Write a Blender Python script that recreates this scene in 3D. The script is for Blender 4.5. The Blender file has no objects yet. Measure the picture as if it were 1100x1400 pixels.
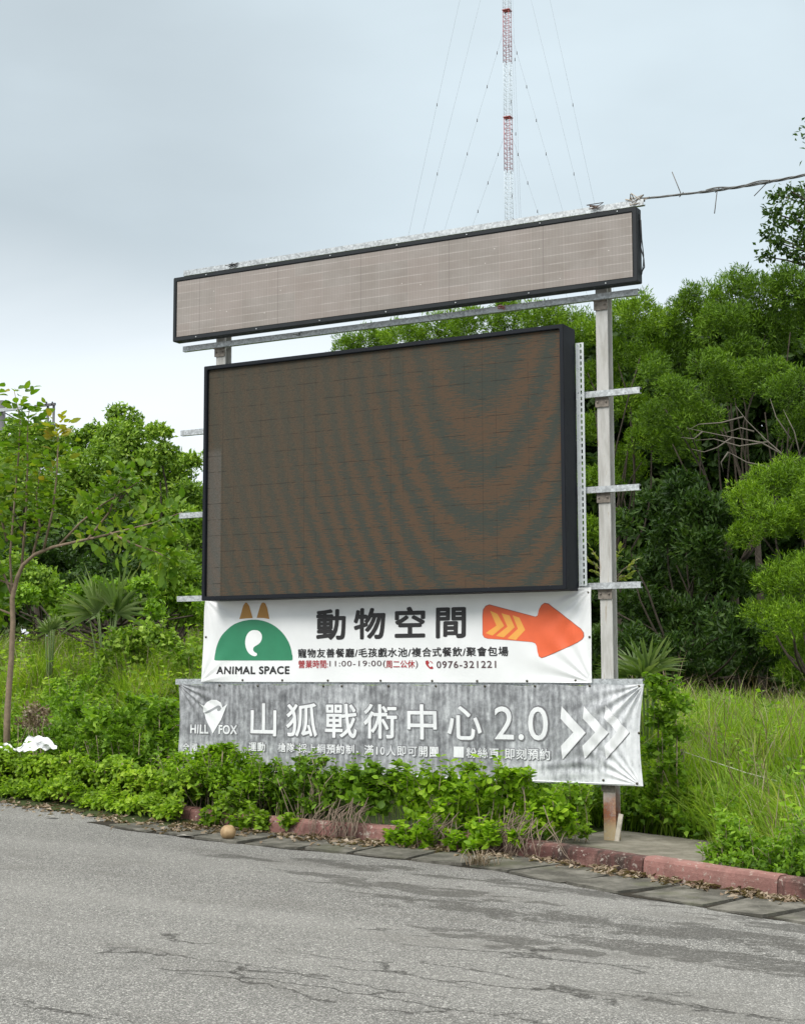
import bpy, bmesh, math, random
import numpy as np
from mathutils import Vector, Matrix

scene = bpy.context.scene
COL = scene.collection
R = math.radians

# ------------------------------------------------------------------ camera
CAM = np.array([7.0, -12.468, 1.6])
F = 2100.0                                   # focal length in photo pixels (photo 1100 x 1400)
PSI, PIT, ROL = R(28.716), R(5.955), R(-0.147)
FW = np.array([-math.sin(PSI)*math.cos(PIT), math.cos(PSI)*math.cos(PIT), math.sin(PIT)])
rt_ = np.array([math.cos(PSI), math.sin(PSI), 0.0]); up_ = np.cross(rt_, FW)
RT = rt_*math.cos(ROL)+up_*math.sin(ROL); UP = -rt_*math.sin(ROL)+up_*math.cos(ROL)
cam_d = bpy.data.cameras.new('camera'); cam = bpy.data.objects.new('camera', cam_d); COL.objects.link(cam)
m = Matrix.Identity(4)
for i in range(3):
    m[i][0] = RT[i]; m[i][1] = UP[i]; m[i][2] = -FW[i]; m[i][3] = CAM[i]
cam.matrix_world = m
cam_d.sensor_fit = 'VERTICAL'; cam_d.sensor_height = 36.0; cam_d.lens = 36.0*F/1400.0
cam_d.clip_start = 0.1; cam_d.clip_end = 3000
scene.camera = cam

# ------------------------------------------------------------------ sky and sun
SUN_EL, SUN_AZ = R(42), R(190)     # azimuth measured from +Y clockwise
W = bpy.data.worlds.new('World'); scene.world = W; W.use_nodes = True
wt = W.node_tree; wt.nodes.clear()
def wn(t, **k):
    n = wt.nodes.new(t)
    for a, b in k.items(): setattr(n, a, b)
    return n
wl = wt.links.new
wo = wn('ShaderNodeOutputWorld'); bg = wn('ShaderNodeBackground')
sky = wn('ShaderNodeTexSky', sky_type='NISHITA', sun_disc=False, sun_elevation=SUN_EL, sun_rotation=SUN_AZ)
tc = wn('ShaderNodeTexCoord'); sep = wn('ShaderNodeSeparateXYZ'); wl(tc.outputs['Generated'], sep.inputs[0])
def wmath(op, a, b=None, clamp=False):
    n = wn('ShaderNodeMath', operation=op, use_clamp=clamp)
    for i, v in enumerate((a, b)):
        if v is None: continue
        if isinstance(v, (int, float)): n.inputs[i].default_value = v
        else: wl(v, n.inputs[i])
    return n.outputs[0]
def wmap(v, a, b, c, d, interp='SMOOTHSTEP'):
    n = wn('ShaderNodeMapRange', interpolation_type=interp)
    for i, q in enumerate((v, a, b, c, d)):
        if isinstance(q, (int, float)): n.inputs[i].default_value = q
        else: wl(q, n.inputs[i])
    return n.outputs[0]
mp = wn('ShaderNodeMapping'); mp.inputs['Scale'].default_value = (1, 1, 2.6); wl(tc.outputs['Generated'], mp.inputs[0])
nz = wn('ShaderNodeTexNoise'); nz.inputs['Scale'].default_value = 2.6; nz.inputs['Detail'].default_value = 5; nz.inputs['Roughness'].default_value = .48
nz.inputs['Distortion'].default_value = .35
wl(mp.outputs[0], nz.inputs['Vector'])
nz2 = wn('ShaderNodeTexNoise'); nz2.inputs['Scale'].default_value = 9; nz2.inputs['Detail'].default_value = 4
wl(mp.outputs[0], nz2.inputs['Vector'])
# elevation warped by noise: white belt above the horizon, grey deck over it, bright zenith
zn = wmath('ADD', sep.outputs[2], wmath('MULTIPLY', wmath('SUBTRACT', nz.outputs[0], .5), .16))
zn = wmath('ADD', zn, wmath('MULTIPLY', wmath('SUBTRACT', nz2.outputs[0], .5), .03))
belt = wmap(zn, .16, .29, 1.0, 0.0)
# the deck is darkest to the left (-X, +Y) of the view
dv = wn('ShaderNodeVectorMath', operation='DOT_PRODUCT'); wl(tc.outputs['Generated'], dv.inputs[0])
_dd = Vector((-0.70, 0.66, 0.27)).normalized(); dv.inputs[1].default_value = _dd
dark = wmap(wmath('ADD', dv.outputs['Value'], wmath('MULTIPLY', wmath('SUBTRACT', nz.outputs[0], .5), .06)), .945, .995, 0.0, 1.0)
zen = wmap(sep.outputs[2], .42, .85, 1.0, 3.0)
CLOUD_BASE = (.60, .695, .745, 1)
def wrgb(c):
    n = wn('ShaderNodeRGB'); n.outputs[0].default_value = c; return n.outputs[0]
def wmix(f, a, b):
    n = wn('ShaderNodeMix', data_type='RGBA')
    if isinstance(f, (int, float)): n.inputs[0].default_value = f
    else: wl(f, n.inputs[0])
    wl(a, n.inputs[6]); wl(b, n.inputs[7]); return n.outputs[2]
c1 = wmix(wmath('MULTIPLY', dark, .66), wrgb(CLOUD_BASE), wrgb((.42, .48, .515, 1)))
c2 = wmix(wmath('MULTIPLY', belt, .92), c1, wrgb((.88, .94, .98, 1)))
c2 = wmix(wmap(sep.outputs[2], .45, .75, 0.0, 1.0), c2, wrgb((.84, .835, .80, 1)))
mottle = wmap(wmath('ADD', wmath('MULTIPLY', nz.outputs[0], .75), wmath('MULTIPLY', nz2.outputs[0], .25)), .32, .68, .90, 1.07, 'LINEAR')
sc_ = wn('ShaderNodeVectorMath', operation='SCALE'); wl(c2, sc_.inputs[0]); wl(wmath('MULTIPLY', mottle, zen), sc_.inputs[3])
skys = wn('ShaderNodeVectorMath', operation='SCALE'); wl(sky.outputs[0], skys.inputs[0]); skys.inputs[3].default_value = .08
fin = wmix(.90, skys.outputs[0], sc_.outputs[0])
wl(fin, bg.inputs[0]); bg.inputs[1].default_value = 0.80
wl(bg.outputs[0], wo.inputs[0])

sun_d = bpy.data.lights.new('sun', 'SUN'); sun = bpy.data.objects.new('sun', sun_d); COL.objects.link(sun)
sun_d.energy = 1.5; sun_d.angle = R(24); sun_d.color = (1.0, .965, .91)
_s = Vector((math.sin(SUN_AZ)*math.cos(SUN_EL), math.cos(SUN_AZ)*math.cos(SUN_EL), math.sin(SUN_EL)))
sun.rotation_euler = _s.to_track_quat('Z', 'Y').to_euler()
scene.view_settings.view_transform = 'Standard'; scene.view_settings.look = 'None'
scene.view_settings.exposure = 0.66; scene.view_settings.gamma = 1.0

# ------------------------------------------------------------------ layout helpers
def ray(u, v): return FW + RT*(u-550)/F - UP*(v-700)/F
def on_y(u, v, y):
    d = ray(u, v); return CAM + d*((y-CAM[1])/d[1])
def depth_at(y, u=550): return (on_y(u, 900, y)-CAM) @ FW
def zr(x): return -0.025*(np.clip(x, -45, 45)-4.0)          # the road climbs gently to the left
def on_road(u, v, dz=0.0):
    d = ray(u, v)                                          # z = a + b x
    t = (0.1+dz - CAM[2] - 0.025*CAM[0]) / (d[2] + 0.025*d[0])
    return CAM + d*t
def sst(a, b, x):
    t = np.clip((x-a)/(b-a), 0, 1); return t*t*(3-2*t)
KPX = [(0, 1090), (130, 1107), (262, 1130), (400, 1146), (540, 1158), (720, 1176), (870, 1201), (950, 1216), (1100, 1238)]
KP = np.array([on_road(u, v) for u, v in KPX])
ks = np.argsort(KP[:, 0]); KP = KP[ks]
_cf = np.polyfit(KP[:, 0], KP[:, 1], 2)
_kx = np.linspace(-9, 6, 301); _raw = np.interp(_kx, KP[:, 0], KP[:, 1])
_raw = np.where(_kx < KP[0, 0], KP[0, 1]+(_kx-KP[0, 0])*(KP[1, 1]-KP[0, 1])/(KP[1, 0]-KP[0, 0]), _raw)
_raw = np.where(_kx > KP[-1, 0], KP[-1, 1]+(_kx-KP[-1, 0])*(KP[-1, 1]-KP[-3, 1])/(KP[-1, 0]-KP[-3, 0]), _raw)
_pad = np.concatenate([_raw[0]+(np.arange(-30, 0))*(_raw[1]-_raw[0]), _raw, _raw[-1]+np.arange(1, 31)*(_raw[-1]-_raw[-2])])
_ky = np.convolve(_pad, np.hanning(31)/np.hanning(31).sum(), 'same')[30:-30]
def yk(x):
    x = np.asarray(x, float); s0 = (_ky[6]-_ky[0])/(_kx[6]-_kx[0]); s1 = (_ky[-1]-_ky[-7])/(_kx[-1]-_kx[-7])
    return np.interp(x, _kx, _ky) + np.where(x < -9, (x+9)*s0, 0) + np.where(x > 6, (x-6)*s1, 0)
def ktan(x):
    s = (yk(x+.01)-yk(x-.01))/.02; t = np.array([1.0, float(s)]); return t/np.linalg.norm(t)
KDIR = ktan(0.0); KANG = math.atan2(KDIR[1], KDIR[0])
def kd(x, y): return (np.asarray(y)-yk(x))*KDIR[0]
def tz(x, y):
    x = np.asarray(x, float); d = kd(x, y)
    b = .035*np.sin(x*1.7+y*.9)+.03*np.sin(x*3.1-y*2.3+1)
    pm = 1.0*sst(.9, 1.5, x)*sst(3.7, 3.1, x)
    lf = sst(.5, -4.0, x+.42*np.asarray(y))
    return zr(x) + .072 + (.46+.62*lf)*sst(.9+pm, 5.0, d) + (.12+.25*lf)*sst(5, 13, d) + b*sst(.6+pm, 2+pm, d)
def ground_hit(u, v, dz=0.0):
    d = ray(u, v); t = 8.0
    while t < 80:
        p = CAM+d*t
        if p[2] < float(tz(p[0], p[1]))+dz: return p
        t += .03
    return CAM+d*30

# ------------------------------------------------------------------ object helpers
def tag(o, label=None, cat=None, group=None, kind=None):
    if label: o['label'] = label
    if cat: o['category'] = cat
    if group: o['group'] = group
    if kind: o['kind'] = kind
    return o
def empty(name, loc, label=None, cat=None, group=None, kind=None):
    o = bpy.data.objects.new(name, None); COL.objects.link(o); o.location = tuple(loc); o.empty_display_size = .2
    return tag(o, label, cat, group, kind)
def link(name, me, mats, parent=None, loc=None):
    o = bpy.data.objects.new(name, me); COL.objects.link(o)
    for mm in (mats if isinstance(mats, (list, tuple)) else [mats]): me.materials.append(mm)
    if parent is not None:
        o.parent = parent                      # parents carry no rotation: subtract the offset only
        off = Vector(parent.location)
        pp = parent.parent
        while pp is not None: off += Vector(pp.location); pp = pp.parent
        o.location = (Vector(loc) if loc is not None else Vector((0, 0, 0))) - off
    elif loc is not None: o.location = loc
    return o
class MB:
    def __init__(s): s.v = []; s.f = []; s.m = []; s.sm = []
    def add(s, vs, fs, mi=0, smooth=False):
        b = len(s.v); s.v += [tuple(map(float, q)) for q in vs]
        for f in fs: s.f.append(tuple(b+i for i in f)); s.m.append(mi); s.sm.append(smooth)
    def box(s, x0, x1, y0, y1, z0, z1, mi=0):
        vs = [(x0,y0,z0),(x1,y0,z0),(x1,y1,z0),(x0,y1,z0),(x0,y0,z1),(x1,y0,z1),(x1,y1,z1),(x0,y1,z1)]
        s.add(vs, [(0,3,2,1),(4,5,6,7),(0,1,5,4),(1,2,6,5),(2,3,7,6),(3,0,4,7)], mi)
    def prism(s, poly, axis, a, b, mi=0):
        n = len(poly)
        def P(q, t):
            return (t, q[0], q[1]) if axis == 'x' else ((q[0], q[1], t) if axis == 'z' else (q[0], t, q[1]))
        vs = [P(q, a) for q in poly]+[P(q, b) for q in poly]
        fs = [(i, (i+1) % n, n+(i+1) % n, n+i) for i in range(n)]
        fs += [tuple(range(n))[::-1], tuple(range(n, 2*n))]
        s.add(vs, fs, mi)
    def tube(s, pts, rad, n=6, mi=0, cap=True):
        pts = [Vector(p) for p in pts]; k = len(pts)
        rads = rad if isinstance(rad, (list, tuple, np.ndarray)) else [rad]*k
        vs = []; prev = None
        for i, p in enumerate(pts):
            t = (pts[min(i+1, k-1)]-pts[max(i-1, 0)])
            if t.length < 1e-9: t = Vector((0, 0, 1))
            t.normalize()
            if prev is None: a = t.orthogonal().normalized()
            else:
                a = prev - t*prev.dot(t)
                a = a.normalized() if a.length > 1e-6 else t.orthogonal().normalized()
            prev = a; b = t.cross(a)
            for j in range(n):
                g = 2*math.pi*j/n; vs.append(p+(a*math.cos(g)+b*math.sin(g))*rads[i])
        fs = []
        for i in range(k-1):
            for j in range(n):
                fs.append((i*n+j, i*n+(j+1) % n, (i+1)*n+(j+1) % n, (i+1)*n+j))
        if cap: fs += [tuple(range(n))[::-1], tuple(range((k-1)*n, k*n))]
        s.add(vs, fs, mi, True)
    def build(s, name, mats, parent=None, bevel=0):
        me = bpy.data.meshes.new(name); me.from_pydata(s.v, [], s.f)
        me.polygons.foreach_set('material_index', s.m); me.polygons.foreach_set('use_smooth', s.sm)
        if bevel:
            bm = bmesh.new(); bm.from_mesh(me)
            bmesh.ops.recalc_face_normals(bm, faces=bm.faces)
            bmesh.ops.bevel(bm, geom=list(bm.edges), offset=bevel, segments=2, affect='EDGES', clamp_overlap=True)
            bm.to_mesh(me); bm.free()
        me.update()
        return link(name, me, mats, parent)
def npmesh(name, V, Fc, mats, parent=None, smooth=False, mi=None):
    V = np.asarray(V, np.float32); Fc = np.asarray(Fc, np.int32); k = Fc.shape[1]; n = len(Fc)
    me = bpy.data.meshes.new(name)
    me.vertices.add(len(V)); me.vertices.foreach_set('co', V.ravel())
    me.loops.add(n*k); me.loops.foreach_set('vertex_index', Fc.ravel())
    me.polygons.add(n); me.polygons.foreach_set('loop_start', np.arange(0, n*k, k, dtype=np.int32))
    me.polygons.foreach_set('loop_total', np.full(n, k, np.int32))
    if smooth: me.polygons.foreach_set('use_smooth', np.ones(n, bool))
    if mi is not None: me.polygons.foreach_set('material_index', np.asarray(mi, np.int32))
    me.update(calc_edges=True); me.validate()
    return link(name, me, mats, parent)

# ------------------------------------------------------------------ material helpers
class NT:
    def __init__(s, name):
        s.m = bpy.data.materials.new(name); s.m.use_nodes = True; s.t = s.m.node_tree
        s.b = s.t.nodes['Principled BSDF']; s.o = s.t.nodes['Material Output']; s.l = s.t.links.new
    def n(s, t, **k):
        q = s.t.nodes.new(t)
        for a, b in k.items(): setattr(q, a, b)
        return q
    def put(s, sock, v):
        if v is None: return
        if hasattr(v, 'is_output') or isinstance(v, bpy.types.NodeSocket): s.l(v, sock)
        else: sock.default_value = v
    def math(s, op, a, b=None, c=None, clamp=False):
        q = s.n('ShaderNodeMath', operation=op, use_clamp=clamp)
        for i, v in enumerate((a, b, c)): s.put(q.inputs[i], v)
        return q.outputs[0]
    def co(s): return s.n('ShaderNodeTexCoord').outputs['Object']
    def wco(s): return s.n('ShaderNodeNewGeometry').outputs['Position']
    def mapping(s, v, scale=(1, 1, 1), rot=(0, 0, 0), loc=(0, 0, 0)):
        q = s.n('ShaderNodeMapping'); s.l(v, q.inputs[0]); q.inputs['Scale'].default_value = scale
        q.inputs['Rotation'].default_value = rot; q.inputs['Location'].default_value = loc; return q.outputs[0]
    def noise(s, v, scale, detail=4, rough=.5, dist=0, col=False):
        q = s.n('ShaderNodeTexNoise'); s.l(v, q.inputs['Vector']); q.inputs['Scale'].default_value = scale
        q.inputs['Detail'].default_value = detail; q.inputs['Roughness'].default_value = rough; q.inputs['Distortion'].default_value = dist
        return q.outputs[1 if col else 0]
    def vor(s, v, scale, feature='F1', out='Distance', rnd=1):
        q = s.n('ShaderNodeTexVoronoi', feature=feature); s.l(v, q.inputs['Vector']); q.inputs['Scale'].default_value = scale
        q.inputs['Randomness'].default_value = rnd; return q.outputs[out]
    def rng(s, v, a, b, c=0.0, d=1.0, smooth=True):
        q = s.n('ShaderNodeMapRange', interpolation_type='SMOOTHSTEP' if smooth else 'LINEAR')
        for i, x in enumerate((v, a, b, c, d)): s.put(q.inputs[i], x)
        return q.outputs[0]
    def ramp(s, v, stops):
        q = s.n('ShaderNodeValToRGB'); s.l(v, q.inputs[0]); e = q.color_ramp.elements
        while len(e) < len(stops): e.new(.5)
        for i, (p, c) in enumerate(stops): e[i].position = p; e[i].color = (*c, 1)
        return q.outputs[0]
    def mix(s, f, a, b, blend='MIX'):
        q = s.n('ShaderNodeMix', data_type='RGBA', blend_type=blend)
        s.put(q.inputs[0], f)
        for i, v in ((6, a), (7, b)):
            if isinstance(v, tuple): v = (*v, 1) if len(v) == 3 else v
            s.put(q.inputs[i], v)
        return q.outputs[2]
    def color(s, v):
        if isinstance(v, tuple): v = (*v, 1) if len(v) == 3 else v
        s.put(s.b.inputs['Base Color'], v)
    def bump(s, h, strength=.3, dist=.01):
        q = s.n('ShaderNodeBump'); q.inputs['Strength'].default_value = strength; q.inputs['Distance'].default_value = dist
        s.l(h, q.inputs['Height']); s.l(q.outputs[0], s.b.inputs['Normal'])
    def set(s, rough=.6, metal=0, spec=.4):
        s.put(s.b.inputs['Roughness'], rough); s.put(s.b.inputs['Metallic'], metal); s.put(s.b.inputs['Specular IOR Level'], spec); return s
def simple(name, c, rough=.6, metal=0, var=.15, scale=6, spec=.4):
    t = NT(name).set(rough, metal, spec); n = t.noise(t.wco(), scale, 5, .6)
    k = 1-var; k2 = 1+var
    t.color(t.ramp(n, [(.25, tuple(q*k for q in c)), (.75, tuple(min(1, q*k2) for q in c))]))
    return t.m
def leaf_mat(name, cols, trans=.32, rough=.5, spec=.22):
    t = NT(name).set(rough, 0, spec)
    g = t.n('ShaderNodeNewGeometry')
    n = t.noise(g.outputs['Position'], .9, 2)
    v = t.math('ADD', t.math('MULTIPLY', g.outputs['Random Per Island'], .72), t.math('MULTIPLY', t.math('SUBTRACT', n, .36), .9), clamp=True)
    k = len(cols); c = t.ramp(v, [(i/(k-1), q) for i, q in enumerate(cols)])
    t.color(c)
    tr = t.n('ShaderNodeBsdfTranslucent'); t.l(t.mix(1.0, c, (1.25, 1.35, .55), 'MULTIPLY'), tr.inputs[0])
    mx = t.n('ShaderNodeMixShader'); mx.inputs[0].default_value = trans
    t.l(t.b.outputs[0], mx.inputs[1]); t.l(tr.outputs[0], mx.inputs[2]); t.l(mx.outputs[0], t.o.inputs[0])
    return t.m

# ------------------------------------------------------------------ foliage helpers
def unit(a): return a/np.maximum(np.linalg.norm(a, axis=-1, keepdims=True), 1e-9)
def leaves(rng, P, D, L, Wd, fold=.18, droop=.1, up=None):
    """n folded leaves: base P, direction D, length L, half width Wd -> verts, tris"""
    n = len(P); D = unit(D)
    if up is None: up = unit(rng.normal(size=(n, 3))*.7+np.array([0, 0, 1.0]))
    S = unit(np.cross(D, up)); N = np.cross(S, D)
    L = np.broadcast_to(L, (n,))[:, None]; Wd = np.broadcast_to(Wd, (n,))[:, None]
    mid = P+D*L*.45
    V = np.stack([P, mid-S*Wd+N*Wd*fold*2, mid+S*Wd+N*Wd*fold*2, P+D*L-N*L*droop], 1).reshape(-1, 3)
    b = (np.arange(n)*4)[:, None]
    T = np.concatenate([b+np.array([[0, 3, 1]]), b+np.array([[0, 2, 3]])], 0)
    return V, T
def bigleaves(rng, P, D, L, Wd, fold=.2, droop=.25, up=None):
    """broad leaves with a rounded eight point outline and a bent midrib"""
    n = len(P); D = unit(D)
    if up is None: up = unit(rng.normal(size=(n, 3))*.5+np.array([0, 0, 1.0]))
    S = unit(np.cross(D, up)); N = np.cross(S, D)
    L = np.broadcast_to(L, (n,))[:, None]; Wd = np.broadcast_to(Wd, (n,))[:, None]
    def pt(t, w): return P+D*L*t+S*Wd*w+N*(abs(w)*Wd*fold*1.6-L*droop*t*t)
    V = np.stack([pt(0, 0), pt(.14, -.6), pt(.42, -1), pt(.75, -.62), pt(1, 0), pt(.75, .62), pt(.42, 1), pt(.14, .6), pt(.42, 0), pt(.75, 0)], 1).reshape(-1, 3)
    b = (np.arange(n)*10)[:, None]
    tri = [(0, 8, 1), (1, 8, 2), (2, 8, 9), (2, 9, 3), (3, 9, 4), (0, 7, 8), (7, 6, 8), (6, 9, 8), (6, 5, 9), (5, 4, 9)]
    T = np.concatenate([b+np.array([q]) for q in tri], 0)
    return V, T
def cat_meshes(parts):
    Vs, Ts, k = [], [], 0
    for V, T in parts: Vs.append(V); Ts.append(T+k); k += len(V)
    return np.concatenate(Vs), np.concatenate(Ts)
def sphere_pts(rng, n, zlo=-.35):
    v = unit(rng.normal(size=(int(n*1.9)+8, 3))); v = v[v[:, 2] > zlo][:n]
    return v
def lump_leaves(rng, c, r, n, L, Wd, lump=.22, shell=.35, flat=.85, upb=.35, jit=.55, zlo=-.45, big=False, droop=.1):
    """one clump of a crown: leaves in the outer shell of a knobbly ball"""
    d = sphere_pts(rng, n, zlo); n = len(d)
    ph = rng.uniform(0, 6.28, 6); fr = rng.uniform(2.2, 5.2, 6)
    k = (np.sin(d[:, 0]*fr[0]+ph[0])*np.sin(d[:, 1]*fr[1]+ph[1])+np.sin(d[:, 2]*fr[2]+ph[2]+d[:, 0]*fr[3])*.7+np.sin(d[:, 1]*fr[4]*1.8+d[:, 2]*fr[5]*1.6+ph[4])*.5)*lump
    rr = r*(1+k)*(1-shell*rng.random(n)**1.6)
    P = c+d*rr[:, None]*np.array([1, 1, flat])
    D = d*.75+np.array([0, 0, upb])+rng.normal(size=(n, 3))*jit
    up = unit(d*.9+np.array([0, 0, .45])+rng.normal(size=(n, 3))*.5)
    fn = bigleaves if big else leaves
    return fn(rng, P-unit(D)*L*.4, D, L*rng.uniform(.6, 1.25, n), Wd*rng.uniform(.7, 1.3, n), droop=droop, up=up)
def sprigs(rng, mb, bases, heights, L, Wd, pairs=7, lean=.45, big=False):
    """upright shoots with leaves in pairs, thin stems added to mb"""
    P, D = [], []
    for b, h in zip(bases, heights):
        ax = unit(np.array([rng.normal()*lean, rng.normal()*lean-.1, 1.0])); cv = rng.normal(size=3)*h*.12
        pts = [b+ax*h*t+cv*t*t for t in (0, .5, 1)]
        mb.tube(pts, [.0032, .0026, .0012], 4)
        a0 = rng.uniform(0, 6.28)
        for k in range(pairs):
            t = .25+.75*k/(pairs-1); p = b+ax*h*t+cv*t*t
            for sgn in (0, math.pi):
                a = a0+k*1.4+sgn; d = np.array([math.cos(a), math.sin(a), .45]); P.append(p); D.append(d)
    n = len(P)
    return (bigleaves if big else leaves)(rng, np.array(P), np.array(D), L*rng.uniform(.55, 1.15, n), Wd*rng.uniform(.7, 1.2, n), .15, .22)
def limb(mb, a, b, r0, r1, rng, sag=.12, n=6):
    a = np.array(a, float); b = np.array(b, float); L = np.linalg.norm(b-a)
    o = rng.normal(size=3)*L*.06
    pts = []; rs = []
    for i in range(n+1):
        t = i/n; p = a+(b-a)*t+o*math.sin(math.pi*t)+np.array([0, 0, -sag*L*math.sin(math.pi*t)*(1-t)])
        pts.append(p+rng.normal(size=3)*L*.008); rs.append(r0+(r1-r0)*t)
    mb.tube(pts, rs, 6)

# ================================================================== SETTING
# ------------------------------------------------------------------ ground
def soil_mat():
    t = NT('soil').set(.95, 0, .1); p = t.wco()
    n = t.noise(p, 1.3, 5); f = t.noise(p, 22, 5, .65)
    c = t.mix(t.rng(n, .3, .5), (.05, .042, .026), (.035, .052, .016))
    c = t.mix(t.math('MULTIPLY', t.rng(f, .45, .7), .6), c, (.075, .066, .045))
    t.color(c); t.bump(f, .6, .03); return t.m
MSOIL = soil_mat()
xs = np.unique(np.concatenate([np.linspace(-400, -14, 24), np.linspace(-14, 12, 105), np.linspace(12, 400, 24)]))
us = np.unique(np.concatenate([np.array([.10, .2, .35]), np.linspace(.5, 22, 87), np.linspace(22, 60, 16), np.array([80, 120, 200, 320, 500])]))
GX, GU = np.meshgrid(xs, us, indexing='ij')
GY = yk(GX)+GU/KDIR[0]
GZ = tz(GX, GY)
nx, nu = GX.shape
V = np.stack([GX, GY, GZ], -1).reshape(-1, 3)
ii, jj = np.meshgrid(np.arange(nx-1), np.arange(nu-1), indexing='ij'); k = (ii*nu+jj).ravel()
npmesh('ground', V, np.stack([k, k+nu, k+nu+1, k+1], 1), MSOIL, smooth=True)['kind'] = 'structure'

# ------------------------------------------------------------------ road
def asphalt():
    t = NT('asphalt').set(.86, 0, .25); p = t.wco()
    big = t.noise(p, .35, 4, .55); med = t.noise(p, 2.2, 5, .6)
    v = t.vor(p, 185, 'F1', 'Color'); vd = t.vor(p, 185); v2 = t.vor(p, 105, 'F1', 'Color'); fine = t.noise(p, 240, 2, .7)
    sp = t.n('ShaderNodeSeparateColor'); t.l(v, sp.inputs[0]); sp2 = t.n('ShaderNodeSeparateColor'); t.l(v2, sp2.inputs[0])
    base = t.ramp(t.math('ADD', t.math('MULTIPLY', big, .6), t.math('MULTIPLY', med, .4)), [(.30, (.095, .093, .086)), (.52, (.132, .129, .121)), (.72, (.170, .167, .156))])
    st = t.ramp(sp.outputs[0], [(0, (.038, .037, .035)), (.3, (.094, .092, .086)), (.6, (.150, .147, .138)), (.86, (.27, .265, .25)), (1, (.46, .455, .43))])
    c = t.mix(.74, base, st)
    c = t.mix(t.rng(sp2.outputs[1], .86, .95, 0, .55), c, (.50, .49, .455))
    c = t.mix(t.rng(sp2.outputs[0], .9, .96, 0, .6), c, (.055, .053, .05))
    # rotated frame: X along the kerb
    q = t.mapping(p, rot=(0, 0, -KANG))
    warp = t.noise(q, 1.8, 4, .6, col=True)
    wq = t.n('ShaderNodeVectorMath', operation='MULTIPLY_ADD'); t.l(warp, wq.inputs[0]); wq.inputs[1].default_value = (.9, .34, 0); t.l(q, wq.inputs[2])
    s1 = t.noise(t.mapping(wq.outputs[0], scale=(.42, 1.7, 1)), 1.25, 5, .62)
    # damp stains: listed spots (world x, y, half length, half width)
    def spot(px, py, la, lb, gain=1.0):
        w = on_road(px, py); g = t.n('ShaderNodeVectorMath', operation='SUBTRACT'); t.l(p, g.inputs[0]); g.inputs[1].default_value = (w[0]+.0, w[1], w[2])
        r = t.mapping(g.outputs[0], rot=(0, 0, -KANG+.12), scale=(1, 1, 1))
        # Mapping rotates after scaling, so divide afterwards
        dvd = t.n('ShaderNodeVectorMath', operation='MULTIPLY'); t.l(r, dvd.inputs[0]); dvd.inputs[1].default_value = (1/la, 1/lb, 0)
        ln = t.n('ShaderNodeVectorMath', operation='LENGTH'); t.l(dvd.outputs[0], ln.inputs[0])
        return t.math('MULTIPLY', t.math('SUBTRACT', 1.0, ln.outputs['Value']), gain)
    def union(L):
        r = L[0]
        for a in L[1:]: r = t.math('MAXIMUM', r, a)
        return r
    sp_w = union([spot(980, 1310, 1.5, .34), spot(1070, 1290, 1.2, .30), spot(720, 1288, .75, .28), spot(640, 1240, 1.1, .3), spot(560, 1215, 1.2, .3),
                  spot(820, 1262, 1.2, .26), spot(1010, 1278, 1.0, .22), spot(330, 1172, .5, .16), spot(440, 1195, .5, .2), spot(500, 1185, .9, .22), spot(760, 1215, 1.6, .22), spot(1080, 1268, .8, .2)])
    nzw = t.noise(t.mapping(wq.outputs[0], scale=(1.0, 2.6, 1)), 2.2, 6, .68)
    wet = t.rng(t.math('ADD', sp_w, t.math('MULTIPLY', t.math('SUBTRACT', nzw, .5), 5.0)), .34, .50)
    wet = t.math('MULTIPLY', wet, t.rng(sp_w, -.55, .05))
    wet = t.math('MULTIPLY', wet, t.rng(t.noise(p, 42, 4, .7), .30, .62, .45, 1.0))
    lane = t.rng(t.noise(t.mapping(q, scale=(.05, .8, 1)), 1.0, 3, .5), .42, .62); c = t.mix(t.math('MULTIPLY', lane, .22), c, (.30, .295, .275))
    faint = t.math('MULTIPLY', t.rng(s1, .50, .68), .40)
    c = t.mix(faint, c, (.105, .10, .09))
    c = t.mix(t.math('MULTIPLY', wet, .76), c, (.040, .037, .032))
    # weathered cracks in two zones
    cz = union([spot(410, 1345, 1.7, .26, 1.8), spot(600, 1330, 1.2, .25), spot(90, 1385, .55, .16, 1.3), spot(255, 1283, .25, .14), spot(700, 1300, 1.2, .25, .8), spot(1010, 1380, 1.0, .2, .7), spot(330, 1325, .6, .2, 1.3)])
    cv = t.mapping(wq.outputs[0], scale=(.55, 1.9, 1))
    e = t.vor(cv, 2.3, 'DISTANCE_TO_EDGE'); e2 = t.noise(p, 34, 4, .7)
    crack = t.rng(t.math('ADD', e, t.math('MULTIPLY', e2, .17)), .088, .135, 1, 0)
    crack = t.math('MULTIPLY', crack, t.rng(t.math('ADD', cz, t.math('MULTIPLY', t.math('SUBTRACT', nzw, .5), 1.6)), -.05, .3))
    crack = t.math('MULTIPLY', crack, t.rng(t.noise(p, 5, 4, .6), .36, .46))
    c = t.mix(t.math('MULTIPLY', crack, t.rng(t.noise(p, 60, 3, .7), .35, .6, .45, .9)), c, (.024, .022, .019))
    t.color(c)
    h = t.math('ADD', t.math('MULTIPLY', vd, -.8), t.math('MULTIPLY', fine, .4))
    h = t.math('SUBTRACT', h, t.math('MULTIPLY', crack, 1.5))
    t.bump(h, .8, .006)
    t.put(t.b.inputs['Roughness'], t.math('SUBTRACT', .9, t.math('MULTIPLY', wet, .22)))
    return t.m
GUT = .66
xs = np.unique(np.concatenate([np.linspace(-300, -16, 12), np.linspace(-16, 12, 57), np.array([-45., 45.]), np.linspace(12, 300, 12)]))
vs = np.concatenate([np.array([-400, -60, -25]), np.linspace(-16, 0, 9)])
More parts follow.
